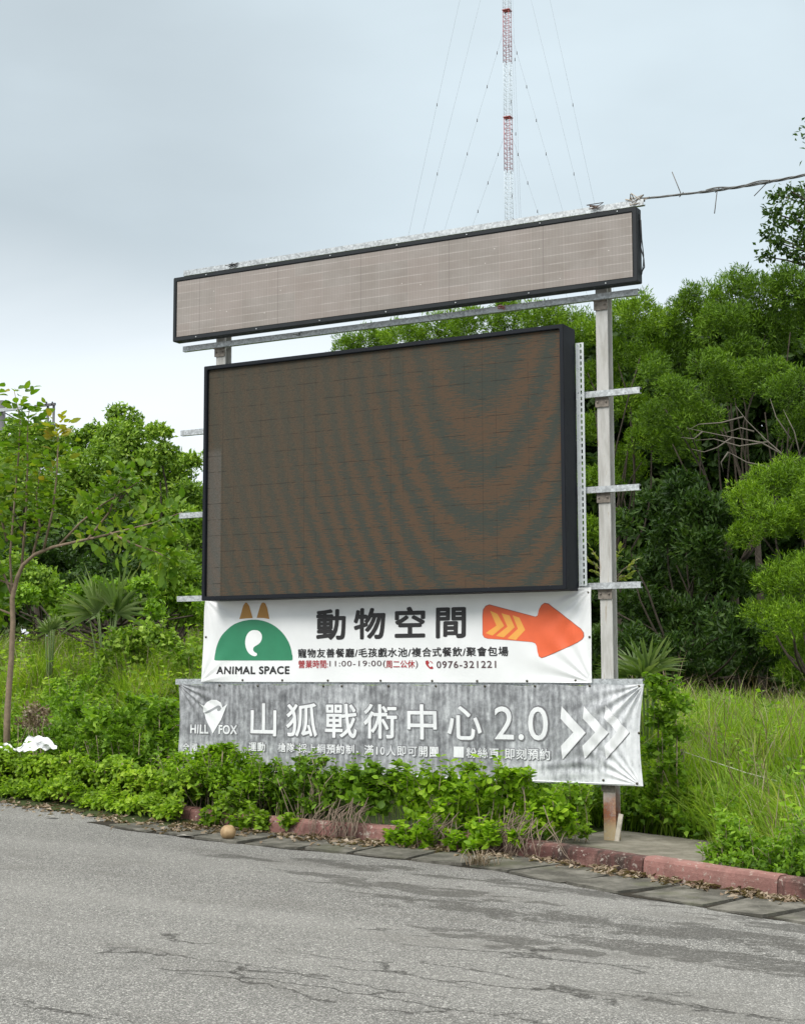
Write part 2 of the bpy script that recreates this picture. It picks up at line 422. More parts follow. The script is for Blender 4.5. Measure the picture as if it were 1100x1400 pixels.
GX, GU = np.meshgrid(xs, vs, indexing='ij'); GY = yk(GX)+GU/KDIR[0] + .06
V = np.stack([GX, GY, zr(GX)], -1).reshape(-1, 3); nx, nu = GX.shape
ii, jj = np.meshgrid(np.arange(nx-1), np.arange(nu-1), indexing='ij'); k = (ii*nu+jj).ravel()
npmesh('road', V, np.stack([k, k+nu, k+nu+1, k+1], 1), asphalt())['kind'] = 'structure'

# ------------------------------------------------------------------ kerb and gutter
def kerb_mat():
    t = NT('red_kerb_paint').set(.82, 0, .25); p = t.wco()
    sc3 = t.n('ShaderNodeSeparateColor'); t.l(t.n('ShaderNodeObjectInfo').outputs['Color'], sc3.inputs[0]); oi = sc3.outputs[0]
    n = t.noise(p, 3.2, 6, .65); f = t.noise(p, 26, 5, .7); st = t.noise(t.mapping(p, scale=(1, 1, .35)), 5.5, 5, .65)
    c = t.mix(oi, (.070, .030, .026), (.25, .125, .108))
    c = t.mix(t.rng(n, .5, .72, 0, .7), c, (.29, .165, .14))
    c = t.mix(t.math('MULTIPLY', t.rng(st, .44, .62, 0, .92), t.math('SUBTRACT', 1.25, oi)), c, (.042, .027, .022))
    c = t.mix(t.rng(f, .56, .68, 0, .75), c, (.33, .29, .25))
    c = t.mix(t.rng(t.noise(p, 9, 5, .7), .60, .66, 0, .8), c, (.40, .36, .31))
    t.color(c); t.bump(t.math('ADD', f, t.math('MULTIPLY', n, 1.5)), .7, .012); return t.m
MKERB = kerb_mat()
def conc_mat(name, a, b, sc=4):
    t = NT(name).set(.9, 0, .2); p = t.wco(); n = t.noise(p, sc, 6, .65); f = t.noise(p, 60, 4, .7)
    g = t.noise(p, 1.6, 4, .6)
    c = t.mix(t.rng(n, .35, .68), a, b); c = t.mix(t.rng(f, .55, .75, 0, .45), c, (.30, .285, .25))
    c = t.mix(t.rng(g, .52, .66, 0, .6), c, (.075, .078, .045))
    t.color(c); t.bump(t.math('ADD', n, f), .4, .008); return t.m
MGUT = conc_mat('gutter_concrete', (.062, .059, .049), (.160, .152, .130))
MPAD = conc_mat('pad_concrete', (.11, .10, .078), (.20, .185, .15))
rngk = random.Random(4)
KH, KW = .165, .16
def px_x(u):          # world x where the column u meets the kerb foot
    vv = np.interp(u, [q[0] for q in KPX], [q[1] for q in KPX]); return float(on_road(u, vv)[0])
breaks = [-60, -32, -14, px_x(-200), px_x(40), px_x(150), px_x(256), px_x(312), px_x(366), px_x(384), px_x(474), px_x(540), px_x(628), px_x(718), px_x(878), px_x(1062), 6.2, 8, 10, 16, 40]
sec = [(0, 0), (0.006, .1), (.014, KH-.025), (.030, KH-.006), (.05, KH), (KW-.02, KH), (KW, KH-.015), (KW, -.1), (0, -.1)]
for a, b in zip(breaks[:-1], breaks[1:]):
    nseg = max(2, int((b-a)/.07)) if b-a < 5 else 12
    dzk = rngk.uniform(-.012, .010); dyk = rngk.uniform(-.014, .014); sk = rngk.uniform(-.01, .01)
    vs, fs = [], []; ns = len(sec)
    for i in range(nseg+1):
        t_ = i/nseg; x = a+.006+(b-a-.012)*t_; tg = ktan(x); nn = np.array([-tg[1], tg[0]])
        for (o, h) in sec:
            jx = rngk.uniform(-.0018, .0018) if 0 < h < KH+.1 else 0
            if h > KH-.03 and o < .06 and rngk.random() < .05: jx = -rngk.uniform(.004, .012)
            q = np.array([x, float(yk(x))+dyk+sk*(t_-.5)])+nn*(o+jx); vs.append((q[0], q[1], float(zr(x))+h+dzk+(jx if h > .05 else 0)))
    for i in range(nseg):
        for j in range(ns): fs.append((i*ns+j, (i+1)*ns+j, (i+1)*ns+(j+1) % ns, i*ns+(j+1) % ns))
    fs += [tuple(range(ns)), tuple(range(nseg*ns, (nseg+1)*ns))[::-1]]
    mb = MB(); mb.add(vs, fs, 0); o = mb.build('kerb', MKERB); o['kind'] = 'structure'
    tone = .12 if abs(a-px_x(718)) < .01 else (.95 if abs(a-px_x(878)) < .01 else rngk.uniform(.3, .9)); o.color = (tone, tone, tone, 1)
    bm = bmesh.new(); bm.from_mesh(o.data); bmesh.ops.recalc_face_normals(bm, faces=bm.faces); bm.to_mesh(o.data); bm.free()
# gutter slabs, each a little tilted, with open joints
x = px_x(230)
while x < 9:
    L = rngk.uniform(.50, .62)
    corners = []
    w0 = GUT+rngk.uniform(-.03, .03)
    for (xx, o) in ((x+rngk.uniform(.018, .042), -w0), (x+L-rngk.uniform(.018, .042), -w0+rngk.uniform(-.02, .02)), (x+L-.016, -.012), (x+.016, -.012)):
        tg = ktan(xx); nn = np.array([-tg[1], tg[0]]); q = np.array([xx, float(yk(xx))])+nn*o; corners.append(q)
    zt = [float(zr(q[0]))+h+rngk.uniform(-.009, .012) for q, h in zip(corners, (.017, .017, .028, .028))]
    mid = []
    mb = MB()
    # a slightly broken front edge
    front = [corners[0]+(corners[1]-corners[0])*t_+np.array([0, rngk.uniform(-.018, .012) if 0 < t_ < 1 else 0]) for t_ in (0, .2, .42, .6, .83, 1)]
    poly = front+[corners[2], corners[3]]
    zz = [zt[0]+(zt[1]-zt[0])*t_ for t_ in (0, .2, .42, .6, .83, 1)]+[zt[2], zt[3]]
    n_ = len(poly)
    vs = [(q[0], q[1], z_) for q, z_ in zip(poly, zz)]+[(q[0], q[1], z_-.1) for q, z_ in zip(poly, zz)]
    mb.add(vs, [tuple(range(n_))]+[(i, n_+i, n_+(i+1) % n_, (i+1) % n_) for i in range(n_)], 0)
    o = mb.build('gutter', MGUT); o['kind'] = 'structure'
    x += L+rngk.uniform(-.004, .012)
# packed dirt under the slabs shows in the open joints
vs = []; fs = []; xq = np.linspace(px_x(200), 9.2, 90)
for x in xq:
    tg = ktan(x); nn = np.array([-tg[1], tg[0]])
    for o_ in (-GUT-.015+.03*math.sin(x*7.1), -.0): q = np.array([x, float(yk(x))])+nn*o_; vs.append((q[0], q[1], float(zr(q[0]))+.004))
for i in range(len(xq)-1): fs.append((2*i, 2*i+2, 2*i+3, 2*i+1))
mb = MB(); mb.add(vs, fs); o = mb.build('gutter_soil', simple('packed_dirt', (.030, .026, .020), .95, 0, .4, 20, .1)); o['kind'] = 'structure'
# concrete pad by the right post
pc = [on_y(u, v, 0) for u, v in ((838, 1146), (925, 1150), (965, 1165), (960, 1183))]
mb = MB(); poly = []
for xx, o_ in ((px_x(690), KW+.004), (px_x(975), KW+.004), (px_x(985), .7), (px_x(968), 1.2), (px_x(935), 1.75), (px_x(860), 1.9), (px_x(690), 1.85)):
    tg = ktan(xx); nn = np.array([-tg[1], tg[0]]); q = np.array([xx, float(yk(xx))])+nn*o_; poly.append(q)
zpad = [float(zr(q[0]))+.088 for q in poly]
n_ = len(poly)
mb.add([(q[0], q[1], z_) for q, z_ in zip(poly, zpad)]+[(q[0], q[1], z_-.25) for q, z_ in zip(poly, zpad)], [tuple(range(n_))]+[(i, n_+i, n_+(i+1) % n_, (i+1) % n_) for i in range(n_)])
o = mb.build('pavement', MPAD); o['kind'] = 'structure'

# ================================================================== SIGN
def galv(name='galvanised_steel', base=(.42, .44, .45)):
    t = NT(name).set(.5, .55, .5); p = t.wco(); n = t.noise(p, 14, 5, .65); v = t.vor(p, 60, 'F1', 'Color')
    sp = t.n('ShaderNodeSeparateColor'); t.l(v, sp.inputs[0])
    c = t.ramp(t.math('ADD', t.math('MULTIPLY', n, .6), t.math('MULTIPLY', sp.outputs[0], .4)), [(.25, tuple(q*.66 for q in base)), (.5, base), (.8, tuple(min(1, q*1.4) for q in base))])
    c = t.mix(t.rng(t.noise(p, 5, 5, .7), .62, .74, 0, .5), c, (.20, .15, .11))
    t.color(c); t.bump(n, .15, .004); return t.m
MGALV = galv()
def post_mat():
    t = NT('weathered_post_paint').set(.55, 0, .4); p = t.wco()
    n = t.noise(t.mapping(p, scale=(1, 1, .15)), 22, 5, .65); f = t.noise(p, 30, 5, .7); g = t.noise(t.mapping(p, scale=(1, 1, .5)), 7, 5, .7)
    c = t.ramp(n, [(.3, (.33, .32, .295)), (.55, (.45, .445, .425)), (.75, (.55, .55, .535))])
    c = t.mix(t.rng(n, .58, .68, 0, .7), c, (.27, .22, .155))
    z = t.n('ShaderNodeSeparateXYZ'); t.l(p, z.inputs[0])
    low = t.rng(t.math('ADD', z.outputs[2], t.math('MULTIPLY', g, .5)), .62, .86, 1.0, 0)
    rust = t.ramp(f, [(.35, (.16, .05, .025)), (.55, (.28, .11, .055)), (.75, (.42, .27, .15))])
    foot = t.rng(z.outputs[2], .22, .36, 1, 0)
    rust = t.mix(t.math('MULTIPLY', foot, .75), rust, (.42, .36, .22))
    c = t.mix(t.math('MULTIPLY', low, t.rng(f, .3, .5, .55, 1)), c, rust)
    sp = t.rng(g, .66, .74, 0, .8)
    c = t.mix(sp, c, (.16, .085, .055))
    t.color(c); t.bump(f, .15, .004); return t.m
MPOST = post_mat()
MBRK = simple('rusty_bracket', (.20, .175, .15), .7, .2, .5, 25)
MCAB = simple('dark_blue_cabinet_paint', (.0055, .0075, .0115), .6, 0, .25, 4, .22)
MCAB2 = simple('charcoal_cabinet_paint', (.015, .018, .021), .55, 0, .25, 4, .25)
MBLK = simple('black_plastic', (.012, .012, .013), .5)

YR = .285                                    # front of the rails
def X(u, v, y): return float(on_y(u, v, y)[0])
def Z(u, v, y): return float(on_y(u, v, y)[2])
YP = YR+.052                                 # front flange of the posts
PXR = (X(817, 600, YP)+X(832, 600, YP))/2
PXL = (X(295.5, 485, YP)+X(308, 485, YP))/2
PHW = .056
frame = empty('sign_frame', (PXR, YP+.06, float(zr(PXR))+.1), 'tall galvanised steel frame of two posts and long rails carrying the screens and banners', 'sign frame')
TOPZ = Z(560, 323, YR)
for px in (PXL, PXR):
    mb = MB(); zb = float(tz(px, YP))-.25 if px < 0 else float(zr(px))-.1
    w, d, tf, tw = PHW, .115, .010, .004
    prof = [(-w, 0), (w, 0), (w, tf), (tw, tf), (tw, d-tf), (w, d-tf), (w, d), (-w, d), (-w, d-tf), (-tw, d-tf), (-tw, tf), (-w, tf)]
    mb.prism([(px+a, YP+b) for a, b in prof], 'z', zb, TOPZ+.02)
    mb.build('post', MPOST, frame)
# rails: lipped C channels, open to the back
def rail(x0, x1, z, h=.056, d=.046, y=YR, mat=MGALV):
    mb = MB(); t_ = .004; a = h/2
    prof = [(y, z-a), (y+d, z-a), (y+d, z-a+.014), (y+d-t_, z-a+.014), (y+d-t_, z-a+t_), (y+t_, z-a+t_), (y+t_, z+a-t_), (y+d-t_, z+a-t_), (y+d-t_, z+a-.014), (y+d, z+a-.014), (y+d, z+a), (y, z+a)]
    mb.prism(prof, 'x', x0, x1); return mb.build('rail', mat, frame)
XL, XR_ = X(247, 590, YR), X(874.5, 535, YR)
zrails = [(Z(871, 398.5, YR), X(250, 478, YR), X(871.5, 398, YR)), (Z(836, 536.5, YR), X(247, 592, YR), X(873.5, 534, YR)),
          (Z(836, 668, YR), X(245, 702, YR), X(873, 667, YR)), (Z(836, 800.5, YR), X(242, 817, YR), X(875, 800, YR)),
          (Z(842, 932.5, YR), X(240, 933, YR), X(878, 932, YR)), (Z(640, 1058, YR), X(246, 1048, YR), X(868, 1066, YR)),
          (Z(560, 324, YR)-.012, X(251, 377, YR), X(879, 275, YR))]
for z, x0, x1 in zrails:
    rail(x0, x1, z)
    for px in (PXL, PXR):
        mb = MB()
        mb.box(px-PHW-.012, px+PHW+.004, YP-.016, YP-.002, z-.115, z-.031)
        mb.box(px-PHW-.012, px+PHW+.004, YP-.040, YP-.017, z-.0365, z-.0305)
        for sx in (-.045, .035): mb.tube([(px+sx, YP-.03, z-.07), (px+sx, YP-.016, z-.07)], .008, 6)
        mb.build('bracket', MBRK, frame)
# slotted angle beside the screen
def slotted(x0, x1, z0, z1, y):
    mb = MB(); w = x1-x0; cols = [0, .14, .30, .52, .72, 1.0]; pitch = .0535
    n_ = int((z1-z0)/pitch)
    for i in range(n_):
        za = z0+i*pitch; zb = za+pitch
        for c in range(5):
            a, b = x0+cols[c]*w, x0+cols[c+1]*w
            if c in (1, 3):
                if c == 1 and i % 4: mb.box(a, b, y, y+.003, za, zb); continue
                g = .010 if c == 3 else .018
                mb.box(a, b, y, y+.003, za, za+g); mb.box(a, b, y, y+.003, zb-g, zb)
            else: mb.box(a, b, y, y+.003, za, zb)
    mb.box(x0-.003, x0, y, y+.05, z0, z0+n_*pitch)
    return mb.build('slotted_angle', simple('white_zinc_coating', (.62, .66, .67), .45, .2, .12, 12), frame)
slotted(X(789, 600, YR-.02), X(799.5, 600, YR-.02), Z(794, 801, YR-.02), Z(794, 467, YR-.02), YR-.03)

# ---- LED face materials
def led_ticker():
    t = NT('ticker_led_face').set(.6, 0, .3); p = t.co(); s = t.n('ShaderNodeSeparateXYZ'); t.l(p, s.inputs[0])
    x, z = s.outputs[0], s.outputs[2]
    def line(v, period, w, off=0.0):
        q = t.math('MODULO', t.math('ADD', v, 40+off), period); q = t.math('ABSOLUTE', t.math('SUBTRACT', q, period/2))
        return t.rng(q, w*.4, w, 1, 0)
    n = t.noise(p, 3, 4, .6); f = t.noise(p, 70, 3, .7); ns = t.noise(t.mapping(p, scale=(.5, 1, 6)), 9, 4, .7)
    v = t.vor(t.mapping(p, scale=(1/.32, .01, 1/.16)), 1.0, 'F1', 'Color', 0); sp = t.n('ShaderNodeSeparateColor'); t.l(v, sp.inputs[0])
    c = t.ramp(n, [(.3, (.225, .198, .176)), (.5, (.258, .233, .212)), (.7, (.295, .268, .248))])
    c = t.mix(t.rng(sp.outputs[0], .2, .9, 0, .35), c, (.285, .235, .212))
    h = t.math('MULTIPLY', line(z, .0805, .008), t.rng(ns, .40, .58, .15, .8))
    c = t.mix(t.math('MULTIPLY', h, .6), c, (.43, .395, .37))
    c = t.mix(t.math('MULTIPLY', line(x, .32, .006), .16), c, (.42, .38, .35))
    c = t.mix(t.math('MULTIPLY', line(x, .96, .005, .2), .55), c, (.13, .11, .10))
    c = t.mix(t.math('MULTIPLY', line(x, .032, .010), .16), c, (.16, .14, .13))
    c = t.mix(t.math('MULTIPLY', line(z, .016, .006), .14), c, (.16, .14, .13))
    d = t.vor(t.mapping(p, scale=(1, .01, 1)), 9); c = t.mix(t.rng(d, .03, .05, .85, 0), c, (.66, .62, .58))
    t.color(c); t.bump(f, .1, .002); return t.m
def led_screen(x0, x1, z0, z1):
    t = NT('video_led_face').set(.75, 0, .12); p = t.co(); s = t.n('ShaderNodeSeparateXYZ'); t.l(p, s.inputs[0])
    u = t.math('DIVIDE', t.math('SUBTRACT', s.outputs[0], x0), x1-x0); v = t.math('DIVIDE', t.math('SUBTRACT', s.outputs[2], z0), z1-z0)
    nz_ = t.noise(p, 1.1, 3, .5)
    du = t.math('SUBTRACT', u, .80); vt = t.math('SUBTRACT', 1.0, v)
    A = t.math('MULTIPLY', t.math('SUBTRACT', t.math('SQRT', t.math('ADD', t.math('MULTIPLY', du, du), .0576)), .24), 24.0)
    g = t.math('ADD', t.math('MULTIPLY', vt, 1.43), t.math('MULTIPLY', t.math('MULTIPLY', vt, vt), 2.38))
    jag = t.math('MULTIPLY', t.math('SUBTRACT', t.noise(t.mapping(p, scale=(.5, .1, 7)), 14, 3, .75), .5), 2.2)
    ph = t.math('ADD', t.math('ADD', t.math('ADD', A, g), jag), t.math('ADD', t.math('MULTIPLY', nz_, .3), -.52))
    w = t.math('SUBTRACT', .5, t.math('MULTIPLY', t.math('COSINE', t.math('MULTIPLY', ph, 6.2832)), .5))
    # pixel rows break the bands into stripes
    rows = t.noise(t.mapping(p, scale=(.25, .1, 9)), 22, 3, .7); fine = t.noise(t.mapping(p, scale=(1, .1, 1.4)), 75, 2, .7)
    w2 = t.math('ADD', w, t.math('ADD', t.math('MULTIPLY', t.math('SUBTRACT', rows, .5), 1.1), t.math('MULTIPLY', t.math('SUBTRACT', fine, .5), .9)))
    band = t.ramp(w2, [(-.0, (.038, .048, .042)), (.28, (.049, .050, .041)), (.55, (.067, .052, .036)), (.95, (.088, .055, .035))])
    plain = t.ramp(fine, [(.3, (.044, .040, .030)), (.7, (.078, .066, .049))])
    amp = t.rng(t.math('ADD', u, t.math('MULTIPLY', t.math('SUBTRACT', .6, v), .55)), .02, .85, .25, .95)
    c = t.mix(amp, plain, band)
    fl = t.n('ShaderNodeMath', operation='LESS_THAN'); t.l(u, fl.inputs[0]); fl.inputs[1].default_value = .042
    fv = t.math('MULTIPLY', fl.outputs[0], t.math('MULTIPLY', t.rng(v, .62, .66, 1, 0), t.math('MULTIPLY', fine, .5))); c = t.mix(fv, c, (.15, .145, .14))
    def line(vv, period, wd, off=0.0):
        q = t.math('MODULO', t.math('ADD', vv, 40+off), period); q = t.math('ABSOLUTE', t.math('SUBTRACT', q, period/2)); return t.rng(q, wd*.4, wd, 1, 0)
    brk = t.rng(t.noise(p, 6, 4, .7), .45, .58, .1, .75)
    c = t.mix(t.math('MULTIPLY', line(s.outputs[2], .16, .0045), brk), c, (.022, .02, .017))
    c = t.mix(t.math('MULTIPLY', line(s.outputs[0], .32, .004), t.math('MULTIPLY', brk, .6)), c, (.022, .02, .017))
    c = t.mix(t.math('MULTIPLY', line(s.outputs[0], .96, .0035, x0*-1+.62), .45), c, (.02, .018, .016))
    t.color(c); return t.m

# ---- ticker display
YT = .135; TD = .115
tx0, tx1 = X(236.6, 420, YT), X(870.3, 330, YT); tz0, tz1 = Z(552, 426, YT)+.002, Z(552, 333, YT)
tz0 = (Z(235.8, 467.2, YT)+Z(870, 385, YT))/2; tz1 = (Z(237, 380.5, YT)+Z(870.5, 281.5, YT))/2
tick = empty('ticker_display', ((tx0+tx1)/2, YT, tz0), 'long narrow switched-off display with pale pinkish grey face, uppermost on the frame', 'display board')
def cabinet(root, x0, x1, z0, z1, y0, d, bz, rec, mat, bev=.018):
    mb = MB()
    # one closed box with a recessed front: outer ring, inner ring, recess walls
    o = [(x0, z0), (x1, z0), (x1, z1), (x0, z1)]; i_ = [(x0+bz, z0+bz), (x1-bz, z0+bz), (x1-bz, z1-bz), (x0+bz, z1-bz)]
    vs = [(a, y0, b) for a, b in o]+[(a, y0, b) for a, b in i_]+[(a, y0+rec, b) for a, b in i_]+[(a, y0+d, b) for a, b in o]
    fs = []
    for k in range(4):
        n = (k+1) % 4
        fs += [(k, n, 4+n, 4+k), (4+k, 4+n, 8+n, 8+k), (k, 12+k, 12+n, n)]
    fs += [(8, 9, 10, 11), (12, 15, 14, 13)]
    mb.add(vs, fs)
    return mb.build('cabinet', mat, root, bevel=bev)
cabinet(tick, tx0, tx1, tz0, tz1, YT, TD, .042, .012, MCAB2, .012)
mb = MB(); mb.box(tx0+.043, tx1-.043, YT+.006, YT+.0105, tz0+.043, tz1-.043); mb.build('led_panel', led_ticker(), tick)
mb = MB(); rr = random.Random(8)
mb.tube([(tx1+.006, YT+.07, tz1-.05), (tx1+.012, YT+.075, tz1-.25), (tx1+.008, YT+.07, tz0+.32), (tx1+.03, YT+.08, tz0+.22), (tx1+.035, YT+.08, tz0+.14), (tx1+.012, YT+.07, tz0+.10)], .006, 6)
mb.tube([(tx1+.006, YT+.09, tz1-.1), (tx1+.01, YT+.095, tz0+.4), (tx1+.026, YT+.09, tz0+.25), (tx1+.024, YT+.08, tz0+.16), (tx1+.004, YT+.09, tz0+.08)], .005, 6)
mb.build('cable_loop', MBLK, tick)
for k in range(7):
    x = tx0+.3+(tx1-tx0-.6)*k/6
    for xx, zz in ((x, tz0+.02), (x+.12, tz1-.02)):
        mb = MB(); mb.tube([(xx, YT-.006, zz), (xx, YT+.004, zz)], .007, 6); mb.build('screw', MGALV, tick)
# ---- video screen
sx0, sx1 = X(277, 660, 0), X(771.8, 620, 0); sz0, sz1 = 2.300, 4.685
sz0 = (Z(274.5, 819, 0)+Z(773.5, 808.4, 0))/2; sz1 = (Z(278.5, 501, 0)+Z(770.5, 442.4, 0))/2
vid = empty('video_screen', ((sx0+sx1)/2, 0, sz0), 'large switched-off dark brown video screen in a thick navy cabinet, under the narrow display', 'video screen')
cabinet(vid, sx0, sx1, sz0, sz1, 0, .272, .04, .045, MCAB, .005)
px0, px1, pz0, pz1 = sx0+.041, sx1-.041, sz0+.041, sz1-.041
mb = MB(); mb.box(px0, px1, .034, .0435, pz0, pz1); mb.build('led_panel', led_screen(px0, px1, pz0, pz1), vid)
for k in range(7):
    x = sx0+.16+(sx1-sx0-.32)*k/6
    for zz in (sz1-.034, sz0+.036):
        mb = MB(); mb.tube([(x, .004, zz), (x, .036, zz)], .007, 6); mb.build('screw', MBLK, vid)

# ---- lettering
GRIDX, GRIDZ = .024, .024
def text_geo(body, x0, x1, z0, z1, surf, lift, bold=0.0, spacing=1.0, shear=0.0):
    """letters filled as faces, cut on a grid and laid on the cloth surface"""
    c = bpy.data.curves.new('lettering', 'FONT'); c.body = body; c.space_character = spacing; c.shear = shear; c.resolution_u = 4
    o = bpy.data.objects.new('lettering', c); COL.objects.link(o); bpy.context.view_layer.update()
    me = bpy.data.meshes.new_from_object(o.evaluated_get(bpy.context.evaluated_depsgraph_get()))
    bpy.data.objects.remove(o); bpy.data.curves.remove(c)
    co = np.empty(len(me.vertices)*3); me.vertices.foreach_get('co', co); co = co.reshape(-1, 3)
    mn, mx = co.min(0), co.max(0)
    co2 = np.zeros_like(co); co2[:, 0] = x0+(co[:, 0]-mn[0])/(mx[0]-mn[0])*(x1-x0); co2[:, 2] = z0+(co[:, 1]-mn[1])/(mx[1]-mn[1])*(z1-z0)
    me.vertices.foreach_set('co', co2.ravel())
    if bold > .003:                        # heavier strokes: the same outline printed again a hair to each side
        sx_ = (x1-x0)/(mx[0]-mn[0])*bold; sz_ = (z1-z0)/(mx[1]-mn[1])*bold
        bm = bmesh.new(); bm.from_mesh(me); src = me.copy()
        for k in range(6):
            a_ = math.pi*(k+.5)/3; sh = src.copy(); sh.transform(Matrix.Translation((math.cos(a_)*sx_, 0, math.sin(a_)*sz_)))
            lv = .00012*(k+1)
            n0 = len(bm.verts); bm.from_mesh(sh); bm.verts.ensure_lookup_table()
            for v in bm.verts[n0:]: v.co.y = lv
            bpy.data.meshes.remove(sh)
        bm.to_mesh(me); bm.free(); bpy.data.meshes.remove(src)
    return grid_cut(me, surf, lift)
def grid_cut(me, surf, lift):
    bm = bmesh.new(); bm.from_mesh(me)
    bmesh.ops.triangulate(bm, faces=[f for f in bm.faces if len(f.verts) > 4])
    xs_ = [v.co.x for v in bm.verts]; zs_ = [v.co.z for v in bm.verts]
    for k in range(int(math.floor(min(xs_)/GRIDX)), int(math.ceil(max(xs_)/GRIDX))+1):
        bmesh.ops.bisect_plane(bm, geom=bm.verts[:]+bm.edges[:]+bm.faces[:], plane_co=(k*GRIDX, 0, 0), plane_no=(1, 0, 0), dist=1e-6)
    for k in range(int(math.floor(min(zs_)/GRIDZ)), int(math.ceil(max(zs_)/GRIDZ))+1):
        bmesh.ops.bisect_plane(bm, geom=bm.verts[:]+bm.edges[:]+bm.faces[:], plane_co=(0, 0, k*GRIDZ), plane_no=(0, 0, 1), dist=1e-6)
    for v in bm.verts: v.co.y = surf(v.co.x, v.co.z)-lift-v.co.y
    for f in bm.faces:
        f.normal_update()
        if f.normal.y > 0: f.normal_flip()
    bm.to_mesh(me); bm.free(); return me
def poly_geo(polys, surf, lift):
    me = bpy.data.meshes.new('print'); vs, fs = [], []
    for pl in polys:
        b = len(vs); vs += [(a, 0, c) for a, c in pl]; fs.append(tuple(range(b, b+len(pl))))
    me.from_pydata(vs, [], fs); return grid_cut(me, surf, lift)
def smooth_poly(pts, it=2):
    for _ in range(it):
        q = []
        for i in range(len(pts)):
            a, b = pts[i], pts[(i+1) % len(pts)]
            q += [(a[0]*.75+b[0]*.25, a[1]*.75+b[1]*.25), (a[0]*.25+b[0]*.75, a[1]*.25+b[1]*.75)]
        pts = q
    return pts
def inkm(name, c, rough=.5): return simple(name, c, rough, 0, .06, 9, .35)

def banner_sheet(root, corners, surf, ys, n=(300, 72), scallop=None, mats=None, thick=.0012, bow=(0, 0)):
    """corners TL TR BR BL in (x, z); thin two-sided cloth with hems"""
    S, T = np.meshgrid(np.linspace(0, 1, n[0]), np.linspace(0, 1, n[1]), indexing='ij')
    TL, TR, BR, BL = [np.array(c) for c in corners]
    P = ((1-S)*(1-T))[..., None]*BL+(S*(1-T))[..., None]*BR+(S*T)[..., None]*TR+((1-S)*T)[..., None]*TL
    Xs, Zs = P[..., 0], P[..., 1]
    if scallop is not None: Zs = Zs-scallop(S)*T**3
    Xs = Xs+bow[0]*np.sin(np.pi*T)*(1-S)**4-bow[1]*np.sin(np.pi*T)*S**6
    Ys = surf(Xs, Zs)
    V = np.stack([Xs, Ys, Zs], -1).reshape(-1, 3)
    ii, jj = np.meshgrid(np.arange(n[0]-1), np.arange(n[1]-1), indexing='ij'); k = (ii*n[1]+jj).ravel()
    Fq = np.stack([k, k+n[1], k+n[1]+1, k+1], 1)
    V2 = V.copy(); V2[:, 1] += thick
    o = npmesh('sheet', np.concatenate([V, V2]), np.concatenate([Fq, Fq[:, ::-1]+len(V)]), mats, root, smooth=True)
    return o

# ---- white banner
YW = .262
def fold(x, z, cx, cz, amp, k, ph, reach, a0=None, aw=1.0):
    dx, dz = x-cx, z-cz; r = np.sqrt(dx*dx+dz*dz)+1e-6; a = np.arctan2(dz, dx)
    g = np.exp(-(r/reach)**2)*np.minimum(r/.09, 1)
    if a0 is not None: g = g*np.exp(-((np.angle(np.exp(1j*(a-a0))))/aw)**2)
    return amp*g*np.sin(a*k+ph)
wTL, wTR, wBR, wBL = [(X(u, v, YW), Z(u, v, YW)) for u, v in ((281.5, 818), (807.5, 803), (808.5, 933.5), (275.5, 932))]
def surf_w(x, z):
    x = np.asarray(x, float); z = np.asarray(z, float)
    y = YW+.004*np.sin(x*4.1+.7)+.0025*np.sin(x*11+z*3)+.003*np.sin(z*9+x*1.2)
    y = y+fold(x, z, wTR[0], wTR[1], .010, 17, .3, .42)+fold(x, z, wBR[0], wBR[1], .010, 15, 1, .55)+fold(x, z, wTL[0], wTL[1], .010, 13, .3, .4)+fold(x, z, wBL[0], wBL[1], .007, 12, 2, .4)+.0035*np.sin(x*7.3+z*5)*np.sin(z*6+x)
    return y
def vinyl(name, c, var=.05):
    t = NT(name).set(.5, 0, .35); p = t.wco(); n = t.noise(p, 2.2, 5, .6); s = t.noise(t.mapping(p, scale=(1, 1, .12)), 9, 5, .65)
    k = t.mix(t.rng(n, .3, .7), tuple(q*(1-var) for q in c), tuple(min(1, q*(1+var)) for q in c))
    k = t.mix(t.rng(s, .6, .8, 0, .30), k, tuple(q*.8 for q in c)); t.color(k); t.bump(t.noise(p, 160, 2), .04, .002); return t.m
MVW = vinyl('white_vinyl', (.735, .745, .75), .04)
wb = empty('printed_banner', ((wTL[0]+wTR[0])/2, YW, wBL[1]), 'clean white printed banner with green dome logo and orange arrow, below the video screen', 'banner')
wsc = lambda S: .006*np.abs(np.sin(np.pi*S*9))
banner_sheet(wb, [wTL, wTR, wBR, wBL], surf_w, YW, mats=MVW, scallop=None)
GREEN = inkm('green_ink', (.030, .205, .105)); BLACK = inkm('black_ink', (.022, .021, .022)); OCHRE = inkm('ochre_ink', (.42, .215, .055))
ORANGE = inkm('orange_ink', (.72, .125, .045)); AMBER = inkm('amber_ink', (.78, .36, .07)); RED = inkm('red_ink', (.36, .03, .035)); WHITE = inkm('white_ink', (.80, .81, .81))
DKRED = inkm('dark_grey_ink', (.085, .05, .055)); EDGE = inkm('dull_red_ink', (.36, .09, .06))
def W2(pts, ox, oy, sc, y=YW): return [(X(ox+a/sc, oy+b/sc, y), Z(ox+a/sc, oy+b/sc, y)) for a, b in pts]
